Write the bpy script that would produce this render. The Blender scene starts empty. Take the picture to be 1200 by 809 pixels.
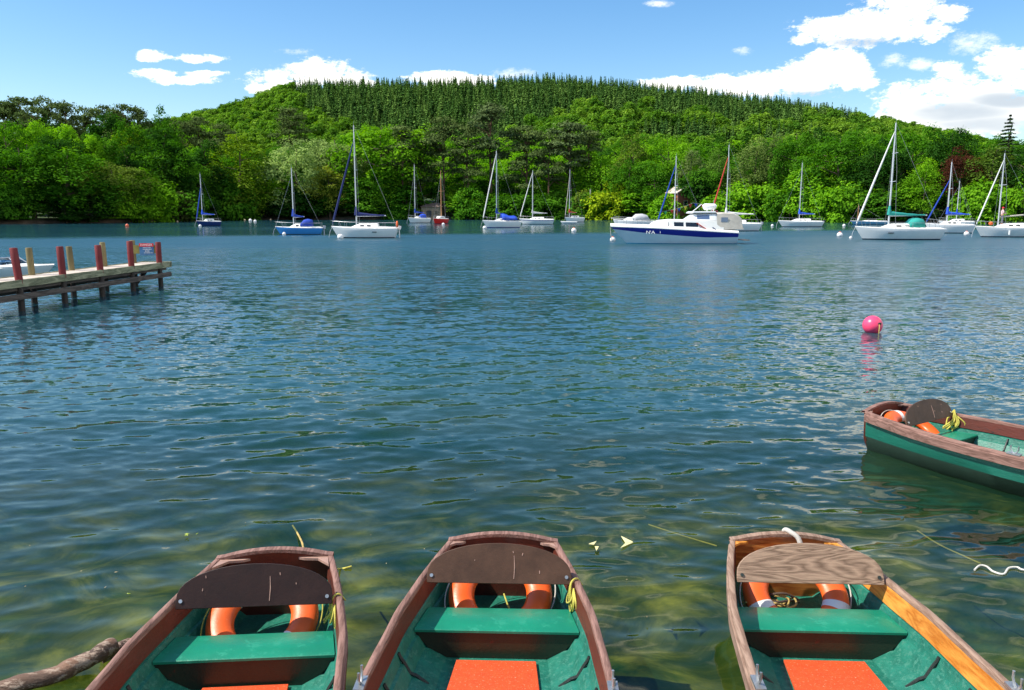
import bpy, bmesh, math, random
import numpy as np
from mathutils import Vector, Matrix
random.seed(7)
RNG = np.random.default_rng(11)
scene = bpy.context.scene
COL = scene.collection
PI = math.pi

# ------------------------------------------------------------------ camera
FPX, CX, CY, HCAM = 950.0, 600.0, 404.5, 2.7
PITCH = math.atan((CY - 247.0) / FPX)
cp, sp = math.cos(PITCH), math.sin(PITCH)
cam_d = bpy.data.cameras.new('camera')
cam_d.sensor_width = 36.0
cam_d.lens = FPX / 1200.0 * 36.0
cam_d.clip_start = 0.1
cam_d.clip_end = 8000
cam = bpy.data.objects.new('camera', cam_d)
COL.objects.link(cam)
cam.location = (0, 0, HCAM)
cam.rotation_euler = (PI / 2 - PITCH, 0, 0)
scene.camera = cam

def ray(px, py):
    cx, cy = (px - CX) / FPX, (CY - py) / FPX
    return cx, cp + cy * sp, -sp + cy * cp

def P(px, py, z=0.0):
    """point of the photograph that lies at height z"""
    x, y, d = ray(px, py)
    t = (z - HCAM) / d
    return Vector((x * t, y * t, z))

def PD(px, py, D):
    """point of the photograph at distance D along the view's ground direction; also its scale t"""
    x, y, d = ray(px, py)
    t = D / y
    return Vector((x * t, D, HCAM + d * t)), t

def proj(X, Y, Z):
    Z = Z - HCAM
    dep = Y * cp - Z * sp
    return CX + FPX * X / dep, CY - FPX * (Y * sp + Z * cp) / dep

# ------------------------------------------------------------------ objects
def setp(o, label=None, cat=None, group=None, kind=None):
    if label: o['label'] = label
    if cat: o['category'] = cat
    if group: o['group'] = group
    if kind: o['kind'] = kind
    return o

def thing(name, label, cat, loc=(0, 0, 0), rz=0.0, group=None):
    o = bpy.data.objects.new(name, None)
    COL.objects.link(o)
    o.location = loc
    o.rotation_euler = (0, 0, rz)
    o.empty_display_size = 0.2
    return setp(o, label, cat, group)

class MB:
    """collects faces and links them as one mesh object"""
    def __init__(s):
        s.v = []; s.f = []; s.m = []
    def add(s, vs, fs, m=0):
        b = len(s.v)
        s.v += [tuple(p) for p in vs]
        s.f += [tuple(i + b for i in f) for f in fs]
        s.m += [m] * len(fs)
    def box(s, c, d, rz=0.0, ry=0.0, rx=0.0, m=0):
        M = Matrix.Rotation(rz, 3, 'Z') @ Matrix.Rotation(ry, 3, 'Y') @ Matrix.Rotation(rx, 3, 'X')
        vs = []
        for sx in (-.5, .5):
            for sy in (-.5, .5):
                for sz in (-.5, .5):
                    vs.append(Vector(c) + M @ Vector((sx * d[0], sy * d[1], sz * d[2])))
        s.add(vs, [(0, 1, 3, 2), (4, 6, 7, 5), (0, 4, 5, 1), (2, 3, 7, 6), (0, 2, 6, 4), (1, 5, 7, 3)], m)
    def tube(s, pts, r, n=8, m=0, caps=True, flat=1.0):
        pts = [Vector(p) for p in pts]
        rs = r if isinstance(r, (list, tuple)) else [r] * len(pts)
        up = Vector((0, 0, 1))
        vs = []; fs = []
        prev = None
        for i, p in enumerate(pts):
            a = pts[max(i - 1, 0)]; b = pts[min(i + 1, len(pts) - 1)]
            t = (b - a)
            if t.length < 1e-9: t = Vector((0, 0, 1))
            t.normalize()
            if prev is None:
                ref = up if abs(t.z) < .9 else Vector((1, 0, 0))
                u = t.cross(ref).normalized()
            else:
                u = (prev - t * prev.dot(t))
                u = u.normalized() if u.length > 1e-6 else t.cross(up).normalized()
            prev = u
            w = t.cross(u)
            for k in range(n):
                an = 2 * PI * k / n
                vs.append(p + (u * math.cos(an) + w * math.sin(an) * flat) * rs[i])
        for i in range(len(pts) - 1):
            for k in range(n):
                k2 = (k + 1) % n
                fs.append((i * n + k, i * n + k2, (i + 1) * n + k2, (i + 1) * n + k))
        if caps:
            fs.append(tuple(range(n - 1, -1, -1)))
            e = (len(pts) - 1) * n
            fs.append(tuple(range(e, e + n)))
        s.add(vs, fs, m)
    def grid(s, rows, m=0, closed=False, mats=None):
        """rows of equal length -> quads"""
        n = len(rows[0]); vs = [p for r in rows for p in r]
        b = len(s.v)
        s.v += [tuple(p) for p in vs]
        for i in range(len(rows) - 1):
            for k in range(n if closed else n - 1):
                k2 = (k + 1) % n
                s.f.append((b + i * n + k, b + i * n + k2, b + (i + 1) * n + k2, b + (i + 1) * n + k))
                s.m.append(mats[k] if mats else m)
    def sphere(s, c, r, nu=16, nv=10, m=0, sz=1.0):
        rows = []
        for j in range(nv + 1):
            th = PI * j / nv
            rows.append([(c[0] + r * math.sin(th) * math.cos(2 * PI * k / nu), c[1] + r * math.sin(th) * math.sin(2 * PI * k / nu), c[2] + sz * r * math.cos(th)) for k in range(nu)])
        s.grid(rows, m, closed=True)
    def prism(s, poly, y0, y1, m=0):
        """polygon in x,z extruded along y"""
        n = len(poly)
        vs = [(x, y0, z) for x, z in poly] + [(x, y1, z) for x, z in poly]
        fs = [tuple(range(n)), tuple(range(2 * n - 1, n - 1, -1))]
        fs += [(i, n + i, n + (i + 1) % n, (i + 1) % n) for i in range(n)]
        s.add(vs, fs, m)
    def build(s, name, mats, parent=None, smooth=40, bevel=0.0):
        me = bpy.data.meshes.new(name)
        me.from_pydata(s.v, [], s.f)
        for mt in (mats if isinstance(mats, (list, tuple)) else [mats]):
            me.materials.append(mt)
        me.polygons.foreach_set('material_index', s.m)
        bm = bmesh.new(); bm.from_mesh(me)
        bmesh.ops.remove_doubles(bm, verts=bm.verts, dist=1e-5)
        bmesh.ops.recalc_face_normals(bm, faces=bm.faces)
        bm.to_mesh(me); bm.free()
        if smooth:
            me.polygons.foreach_set('use_smooth', [True] * len(me.polygons))
            me.set_sharp_from_angle(angle=math.radians(smooth))
        me.update()
        o = bpy.data.objects.new(name, me)
        COL.objects.link(o)
        if parent: o.parent = parent
        if bevel:
            b = o.modifiers.new('bevel', 'BEVEL'); b.width = bevel; b.segments = 2; b.limit_method = 'ANGLE'
        return o

# ------------------------------------------------------------------ materials
def new_mat(name):
    m = bpy.data.materials.new(name); m.use_nodes = True
    nt = m.node_tree
    for n in list(nt.nodes): nt.nodes.remove(n)
    out = nt.nodes.new('ShaderNodeOutputMaterial')
    return m, nt, out

def N(nt, t, **kw):
    n = nt.nodes.new(t)
    for k, v in kw.items():
        if k.startswith('i_'):
            key = k[2:]
            key = int(key) if key.isdigit() else key
            n.inputs[key].default_value = v
        else:
            setattr(n, k, v)
    return n

def ramp(nt, fac, stops):
    r = nt.nodes.new('ShaderNodeValToRGB')
    e = r.color_ramp.elements
    while len(e) < len(stops): e.new(.5)
    for q, (p, c) in zip(e, stops):
        q.position = p
        q.color = (*c, 1) if len(c) == 3 else c
    nt.links.new(fac, r.inputs[0])
    return r.outputs[0]

def paint(name, col, rough=.5, wear=None, wear_amt=.35, scale=6.0, bump=.15, var=.25, metal=0.0, stretch=(1, 1, 1), spec=.5, coords='Object', fine=60.0):
    """painted or raw surface: base colour with slow variation, worn patches and fine grain"""
    m, nt, out = new_mat(name)
    L = nt.links.new
    tc = N(nt, 'ShaderNodeTexCoord')
    mp = N(nt, 'ShaderNodeMapping'); mp.inputs['Scale'].default_value = stretch
    L(tc.outputs[coords], mp.inputs[0])
    n1 = N(nt, 'ShaderNodeTexNoise', i_Scale=scale, i_Detail=8.0, i_Roughness=.6)
    n2 = N(nt, 'ShaderNodeTexNoise', i_Scale=fine, i_Detail=4.0, i_Roughness=.6)
    n3 = N(nt, 'ShaderNodeTexNoise', i_Scale=scale * 3.3, i_Detail=10.0, i_Roughness=.72)
    for n in (n1, n2, n3): L(mp.outputs[0], n.inputs['Vector'])
    lo = tuple(c * (1 - var) for c in col); hi = tuple(min(1, c * (1 + var)) for c in col)
    c1 = ramp(nt, n1.outputs[0], [(.3, lo), (.7, hi)])
    b = N(nt, 'ShaderNodeBsdfPrincipled')
    if wear:
        t = .5 + .22 * (1 - wear_amt)
        f = ramp(nt, n3.outputs[0], [(t, (0, 0, 0)), (t + .05, (1, 1, 1))])
        mx = N(nt, 'ShaderNodeMixRGB'); L(f, mx.inputs[0]); L(c1, mx.inputs[1]); mx.inputs[2].default_value = (*wear, 1)
        L(mx.outputs[0], b.inputs['Base Color'])
    else:
        L(c1, b.inputs['Base Color'])
    rr = N(nt, 'ShaderNodeMapRange'); rr.inputs[3].default_value = max(.02, rough - .12); rr.inputs[4].default_value = min(1, rough + .15)
    L(n3.outputs[0], rr.inputs[0]); L(rr.outputs[0], b.inputs['Roughness'])
    b.inputs['Metallic'].default_value = metal
    b.inputs['Specular IOR Level'].default_value = spec
    if bump:
        ad = N(nt, 'ShaderNodeMath', operation='ADD'); L(n3.outputs[0], ad.inputs[0]); L(n2.outputs[0], ad.inputs[1])
        bp = N(nt, 'ShaderNodeBump', i_Strength=bump, i_Distance=.01)
        L(ad.outputs[0], bp.inputs['Height']); L(bp.outputs[0], b.inputs['Normal'])
    L(b.outputs[0], out.inputs[0])
    return m

def wood(name, lo, hi, rough=.6, axis='X', scale=3.0, band=9.0, bump=.3):
    m, nt, out = new_mat(name)
    L = nt.links.new
    tc = N(nt, 'ShaderNodeTexCoord')
    mp = N(nt, 'ShaderNodeMapping')
    s = {'X': (.25, 2.2, 2.2), 'Y': (2.2, .25, 2.2), 'Z': (2.2, 2.2, .25)}[axis]
    mp.inputs['Scale'].default_value = s
    L(tc.outputs['Object'], mp.inputs[0])
    n1 = N(nt, 'ShaderNodeTexNoise', i_Scale=scale, i_Detail=3.0, i_Roughness=.5, i_Distortion=.6)
    L(mp.outputs[0], n1.inputs[0])
    mu = N(nt, 'ShaderNodeMath', operation='MULTIPLY'); mu.inputs[1].default_value = band
    L(n1.outputs[0], mu.inputs[0])
    fr = N(nt, 'ShaderNodeMath', operation='PINGPONG'); fr.inputs[1].default_value = .5
    L(mu.outputs[0], fr.inputs[0])
    n2 = N(nt, 'ShaderNodeTexNoise', i_Scale=40.0, i_Detail=6.0, i_Roughness=.7); L(mp.outputs[0], n2.inputs[0])
    ad = N(nt, 'ShaderNodeMath', operation='ADD'); L(fr.outputs[0], ad.inputs[0]); L(n2.outputs[0], ad.inputs[1])
    c = ramp(nt, ad.outputs[0], [(.45, lo), (1.0, hi)])
    b = N(nt, 'ShaderNodeBsdfPrincipled', i_Roughness=rough)
    L(c, b.inputs['Base Color'])
    bp = N(nt, 'ShaderNodeBump', i_Strength=bump, i_Distance=.006)
    L(ad.outputs[0], bp.inputs['Height']); L(bp.outputs[0], b.inputs['Normal'])
    L(b.outputs[0], out.inputs[0])
    return m

# ------------------------------------------------------------------ light and sky
SUN_AZ = -100.0      # degrees from +y towards -x
SUN_EL = 50.0
az, el = math.radians(SUN_AZ), math.radians(SUN_EL)
sun_dir = Vector((math.sin(az) * math.cos(el), math.cos(az) * math.cos(el), math.sin(el)))
sd = bpy.data.lights.new('sun', 'SUN'); sd.energy = 4.2; sd.angle = math.radians(.5); sd.color = (1, .95, .86)
so = bpy.data.objects.new('sun', sd); COL.objects.link(so)
so.rotation_euler = sun_dir.to_track_quat('Z', 'Y').to_euler()

def build_world():
    w = bpy.data.worlds.new('World'); scene.world = w; w.use_nodes = True
    nt = w.node_tree
    for n in list(nt.nodes): nt.nodes.remove(n)
    L = nt.links.new
    out = N(nt, 'ShaderNodeOutputWorld'); bg = N(nt, 'ShaderNodeBackground'); L(bg.outputs[0], out.inputs[0])
    bg.inputs[1].default_value = SKY_STR
    sky = N(nt, 'ShaderNodeTexSky', sky_type='NISHITA', sun_disc=False, sun_elevation=el, sun_rotation=az)
    sky.altitude = 100; sky.air_density = 1.0; sky.dust_density = .6; sky.ozone_density = 2.2
    tc = N(nt, 'ShaderNodeTexCoord')
    sep = N(nt, 'ShaderNodeSeparateXYZ'); L(tc.outputs['Generated'], sep.inputs[0])
    def M(op, a, b=None, c=None):
        n = N(nt, 'ShaderNodeMath', operation=op)
        for i, q in enumerate((a, b, c)):
            if q is None: continue
            if isinstance(q, (int, float)): n.inputs[i].default_value = q
            else: L(q, n.inputs[i])
        return n.outputs[0]
    X, Y, Z = sep.outputs
    Yp = M('MAXIMUM', Y, 0.05)
    U = M('DIVIDE', X, Yp); V = M('DIVIDE', Z, Yp)
    # billows: noise of the direction
    nz = N(nt, 'ShaderNodeTexNoise', i_Scale=19.0, i_Detail=7.0, i_Roughness=.74)
    mp = N(nt, 'ShaderNodeMapping'); mp.inputs['Scale'].default_value = (1, 1, 1.9); L(tc.outputs['Generated'], mp.inputs[0]); L(mp.outputs[0], nz.inputs[0])
    nzb = N(nt, 'ShaderNodeTexNoise', i_Scale=62.0, i_Detail=5.0, i_Roughness=.7); L(mp.outputs[0], nzb.inputs[0])
    nn = M('ADD', M('MULTIPLY', M('SUBTRACT', nz.outputs[0], .5), 3.0), M('MULTIPLY', M('SUBTRACT', nzb.outputs[0], .5), 2.6))
    field = None
    soft = None
    uv = N(nt, 'ShaderNodeCombineXYZ'); L(U, uv.inputs[0]); L(V, uv.inputs[1])
    def field_of(blobs):
        """1 - the least elliptical distance to any of the clouds"""
        run = None
        for px, py, rx, ry in blobs:
            x, y, d = ray(px, py)
            ma = N(nt, 'ShaderNodeVectorMath', operation='MULTIPLY_ADD'); L(uv.outputs[0], ma.inputs[0])
            ma.inputs[1].default_value = (FPX / rx, FPX / ry, 0); ma.inputs[2].default_value = (-x / y * FPX / rx, -d / y * FPX / ry, 0)
            dt = N(nt, 'ShaderNodeVectorMath', operation='DOT_PRODUCT'); L(ma.outputs[0], dt.inputs[0]); L(ma.outputs[0], dt.inputs[1])
            run = dt.outputs['Value'] if run is None else M('MINIMUM', run, dt.outputs['Value'])
        return M('SUBTRACT', 1.0, run)
    hard = [(178,66,17,8),(232,69,36,6),(182,86,34,7),(212,94,46,6),(240,86,28,4),
            (352,92,62,14),(372,84,52,20),(410,96,34,14),(318,103,30,8),
            (520,92,56,9),(545,96,60,10),
            (1030,30,66,24),(1000,36,72,20),(1062,8,52,26),(1115,16,24,13),(940,48,20,6),(1085,36,34,16),
            (980,76,44,22),(950,90,52,22),(880,99,90,15),(800,98,60,8),(1000,92,34,14),
            (1140,112,92,30),(1075,128,46,14),(1184,80,48,26),(1112,84,24,13),(1066,116,48,18),(1185,128,66,28),(1240,100,80,40),(1120,140,110,24),(1095,150,60,14)]
    field = field_of(hard)
    dens = M('ADD', field, nn)
    mask = N(nt, 'ShaderNodeMapRange'); mask.interpolation_type = 'SMOOTHSTEP'; mask.inputs[1].default_value = 0.0; mask.inputs[2].default_value = .8; L(dens, mask.inputs[0])
    soft = field_of([(350,61,26,5),(1138,50,40,15),(1045,71,24,10),(1080,75,18,9),(600,86,34,7),(772,5,20,5),(870,61,16,6)])
    sdn = M('ADD', soft, nn)
    smask = N(nt, 'ShaderNodeMapRange'); smask.interpolation_type = 'SMOOTHSTEP'; smask.inputs[1].default_value = .1; smask.inputs[2].default_value = 1.7; smask.inputs[4].default_value = .75; L(sdn, smask.inputs[0])
    # fair weather cumulus higher up and all round, out of the frame
    Zp = M('MAXIMUM', Z, .08)
    cx_ = M('DIVIDE', X, Zp); cy_ = M('DIVIDE', Y, Zp)
    cmb = N(nt, 'ShaderNodeCombineXYZ'); L(cx_, cmb.inputs[0]); L(cy_, cmb.inputs[1])
    n3 = N(nt, 'ShaderNodeTexNoise', i_Scale=.75, i_Detail=5.0, i_Roughness=.55); L(cmb.outputs[0], n3.inputs[0])
    # keep the frame's own stretch of sky free of them
    hi = N(nt, 'ShaderNodeMapRange'); hi.inputs[1].default_value = .29; hi.inputs[2].default_value = .42; L(V, hi.inputs[0])
    fwd = N(nt, 'ShaderNodeMapRange'); fwd.inputs[1].default_value = .1; fwd.inputs[2].default_value = .3; L(Y, fwd.inputs[0])
    allow = M('MAXIMUM', M('MULTIPLY', hi.outputs[0], 1.0), M('SUBTRACT', 1.0, fwd.outputs[0]))
    bias = M('MULTIPLY', X, .16)
    d3 = M('SUBTRACT', M('ADD', n3.outputs[0], bias), .56)
    m3 = N(nt, 'ShaderNodeMapRange'); m3.interpolation_type = 'SMOOTHSTEP'; m3.inputs[1].default_value = 0; m3.inputs[2].default_value = .09; L(d3, m3.inputs[0])
    m3o = M('MULTIPLY', m3.outputs[0], allow)
    tot = M('MAXIMUM', M('MAXIMUM', mask.outputs[0], smask.outputs[0]), m3o)
    above = N(nt, 'ShaderNodeMapRange'); above.inputs[1].default_value = 0; above.inputs[2].default_value = .02; L(Z, above.inputs[0])
    tot = M('MULTIPLY', tot, above.outputs[0])
    # cloud colour: white with pale grey bases where thick
    gn = N(nt, 'ShaderNodeTexNoise', i_Scale=6.0, i_Detail=4.0, i_Roughness=.6)
    mp2 = N(nt, 'ShaderNodeMapping'); mp2.inputs['Scale'].default_value = (1, 1, 3.5); L(tc.outputs['Generated'], mp2.inputs[0]); L(mp2.outputs[0], gn.inputs[0])
    gb = field_of([(1120,132,70,14),(1180,118,50,10),(1010,50,46,6),(1160,147,70,12),(955,112,50,7)])
    gb = M('ADD', gb, M('MULTIPLY', M('SUBTRACT', gn.outputs[0], .5), 2.4))
    gm = N(nt, 'ShaderNodeMapRange'); gm.interpolation_type = 'SMOOTHSTEP'; gm.inputs[1].default_value = -.6; gm.inputs[2].default_value = 1.2; L(gb, gm.inputs[0])
    cc = N(nt, 'ShaderNodeMixRGB'); L(gm.outputs[0], cc.inputs[0])
    W = CLOUD / SKY_STR
    cc.inputs[1].default_value = (W, W * .985, W * .93, 1); cc.inputs[2].default_value = (W * .46, W * .52, W * .58, 1)
    hs = N(nt, 'ShaderNodeHueSaturation', i_Saturation=SKY_SAT, i_Value=SKY_VAL, i_Hue=.5); L(sky.outputs[0], hs.inputs['Color'])
    mx = N(nt, 'ShaderNodeMixRGB'); L(tot, mx.inputs[0]); L(hs.outputs[0], mx.inputs[1]); L(cc.outputs[0], mx.inputs[2])
    L(mx.outputs[0], bg.inputs[0])
    w.cycles.sampling_method = 'MANUAL'; w.cycles.sample_map_resolution = 512

SKY_STR, CLOUD, SKY_SAT, SKY_VAL, EXPO = .12, .95, 1.3, 1.0, .65
build_world()
scene.view_settings.view_transform = 'Standard'
scene.view_settings.look = 'None'
scene.view_settings.exposure = EXPO
scene.view_settings.gamma = 1
scene.cycles.max_bounces = 5
scene.cycles.transparent_max_bounces = 12
scene.cycles.caustics_reflective = False
scene.cycles.caustics_refractive = False
scene.cycles.use_denoising = True

# ------------------------------------------------------------------ shore line and terrain
SH = [(-900, 118), (-300, 135), (0, 163), (150, 183), (230, 215), (300, 240), (500, 248), (700, 240), (850, 212), (960, 190), (1200, 163), (1500, 135), (2200, 110)]
def shore_D(px): return np.interp(px, [a for a, b in SH], [b for a, b in SH])
SKYL = [(-900,215),(-300,205),(0,185),(150,160),(230,138),(300,122),(350,104),(430,101),(600,100),(640,97),(700,101),(800,110),(900,123),(960,131),(1000,138),(1050,148),(1100,158),(1200,178),(1500,205),(2200,225)]
CREST = 720.0
def px_of(u): return CX + FPX * u * cp     # column of a ground direction near the horizon
def u_of(px): return (px - CX) / (FPX * cp)
def smooth(a):
    a = np.clip(a, 0, 1); return a * a * (3 - 2 * a)
def terrain_h(x, y):
    x = np.asarray(x, float); y = np.asarray(y, float)
    px = px_of(x / np.maximum(y, 1))
    s = shore_D(px)
    ys = np.interp(px, [a for a, b in SKYL], [b for a, b in SKYL])
    e = (247 - ys) / FPX
    hc = np.maximum(CREST * e * 1.01 + HCAM - 17.0, 8)
    d = y - s
    base = np.where(d < 0, -1.2 + 0 * d, -1.2 + 2.1 * smooth(d / 3.0)) + 7.0 * smooth((d - 3) / 110.0)
    t = np.clip((y - s - 70) / (CREST - s - 70), 0, 1.6)
    hill = hc * np.where(t < 1, .35 * t + .65 * smooth(t), 1 - .35 * (t - 1))
    z = np.maximum(base, 0) * (d > 2) + base * (d <= 2)
    z = np.where(d > 2, base * (1 - smooth(t * 3)) + np.maximum(hill, base) * smooth(t * 3), base)
    z = z + np.where(d > 10, .9 * np.sin(x * .031 + 1) * np.cos(y * .027), 0) * smooth((d - 10) / 60)
    return z
def build_terrain():
    us = np.linspace(-1.75, 1.75, 240)
    ss = np.concatenate([np.linspace(-8, 8, 22), np.linspace(10, 120, 30), np.linspace(130, 1300, 90)])
    rows = []
    X = np.zeros((len(ss), len(us))); Y = np.zeros_like(X)
    for j, u in enumerate(us):
        s = float(shore_D(px_of(u)))
        Y[:, j] = s + ss; X[:, j] = u * Y[:, j]
    Z = terrain_h(X, Y)
    # broken shore edge
    edge = np.abs(ss)[:, None] < 6
    Z = Z + edge * .25 * np.sin(X * 1.3 + 2 * np.sin(X * .37)) * (Z > -.8)
    n, m = X.shape
    v = np.stack([X, Y, Z], -1).reshape(-1, 3)
    i = (np.arange(n - 1)[:, None] * m + np.arange(m - 1)[None, :]).reshape(-1)
    f = np.stack([i, i + 1, i + m + 1, i + m], -1)
    return np_mesh('hill_ground', v, f)

def np_mesh(name, v, f, smooth_=True):
    me = bpy.data.meshes.new(name)
    me.vertices.add(len(v)); me.vertices.foreach_set('co', np.ascontiguousarray(v, dtype=np.float32).ravel())
    k = f.shape[1]
    me.loops.add(f.size); me.loops.foreach_set('vertex_index', np.ascontiguousarray(f, dtype=np.int32).ravel())
    me.polygons.add(len(f))
    me.polygons.foreach_set('loop_start', np.arange(0, f.size, k, dtype=np.int32))
    me.polygons.foreach_set('loop_total', np.full(len(f), k, dtype=np.int32))
    me.update(calc_edges=True)
    if smooth_: me.polygons.foreach_set('use_smooth', np.ones(len(f), dtype=bool))
    return me

def link(name, me, mat=None, parent=None):
    if mat and not me.materials: me.materials.append(mat)
    o = bpy.data.objects.new(name, me); COL.objects.link(o)
    if parent: o.parent = parent
    return o

def ground_mat():
    m, nt, out = new_mat('woodland floor and stony shore')
    L = nt.links.new
    tc = N(nt, 'ShaderNodeTexCoord'); sep = N(nt, 'ShaderNodeSeparateXYZ'); L(tc.outputs['Object'], sep.inputs[0])
    n = N(nt, 'ShaderNodeTexNoise', i_Scale=.6, i_Detail=8.0, i_Roughness=.7); L(tc.outputs['Object'], n.inputs[0])
    g = ramp(nt, n.outputs[0], [(.3, (.012, .03, .006)), (.7, (.05, .085, .015))])
    r = ramp(nt, n.outputs[0], [(.35, (.03, .02, .014)), (.65, (.14, .1, .07))])
    mr = N(nt, 'ShaderNodeMapRange'); mr.inputs[1].default_value = .5; mr.inputs[2].default_value = 1.0; L(sep.outputs[2], mr.inputs[0])
    mx = N(nt, 'ShaderNodeMixRGB'); L(mr.outputs[0], mx.inputs[0]); L(r, mx.inputs[1]); L(g, mx.inputs[2])
    b = N(nt, 'ShaderNodeBsdfPrincipled', i_Roughness=.9); L(mx.outputs[0], b.inputs['Base Color'])
    L(b.outputs[0], out.inputs[0]); return m
setp(link('hill', build_terrain(), ground_mat()), kind='structure')

# ------------------------------------------------------------------ water and lake bed
def build_water():
    ys = [-14, -11, -8, -5, -2, 0, 1, 1.8, 2.4]
    y = 2.8
    while y < 900:
        ys.append(y)
        y += min(max(.022, y * y * 1.3 / 2190.0), 12.0)
    ys = np.array(ys)
    us = np.concatenate([np.linspace(-1.9, -.80, 40, endpoint=False), np.linspace(-.80, .80, 560), np.linspace(.80, 1.9, 41)[1:]])
    Yg, Ug = np.meshgrid(ys, us, indexing='ij')
    X = Ug * np.maximum(Yg, 6.0)          # columns run parallel close to the jetty
    sx = np.abs(np.gradient(us))[None, :] * np.maximum(Yg, 6.0)
    sy = np.abs(np.gradient(ys))[:, None] * np.ones_like(Ug)
    Z = np.zeros_like(X)
    r = np.random.default_rng(5)
    # gusts: slow patches of rougher and calmer water
    g = np.zeros_like(X)
    for k in range(8):
        a = r.uniform(0, 2 * PI); w = r.uniform(5, 18)
        g += np.sin(2 * PI * (X * math.cos(a) + Yg * math.sin(a)) / w + r.uniform(0, 6.28))
    g = .85 + .11 * g
    dX = np.zeros_like(X); dY = np.zeros_like(X)
    for k in range(90):
        lam = .15 * (1.15 / .15) ** (r.uniform(0, 1) ** 1.15)
        th = r.normal(PI / 2 + .12, .42)          # mostly towards the boats: crests lie across
        kx, ky = math.cos(th), math.sin(th)
        amp = .00082 * (lam / .4) ** 1.05
        lim = lam / (3.2 * np.maximum(sy * abs(ky) , sx * abs(kx)) + 1e-6)
        fade = smooth(lim - .6)
        ph = 2 * PI * (X * kx + Yg * ky) / lam + r.uniform(0, 6.28)
        s = np.sin(ph)
        Z += amp * fade * s * g
        c = np.cos(ph) * amp * fade * g * .9
        dX += c * kx; dY += c * ky
    calm = 1 - .35 * smooth((9 - Yg) / 6.0)
    Z *= calm
    v = np.stack([X + dX, Yg + dY, Z], -1).reshape(-1, 3)
    n, m = X.shape
    i = (np.arange(n - 1)[:, None] * m + np.arange(m - 1)[None, :]).reshape(-1)
    f = np.stack([i, i + 1, i + m + 1, i + m], -1)
    return np_mesh('water', v, f)

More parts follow.
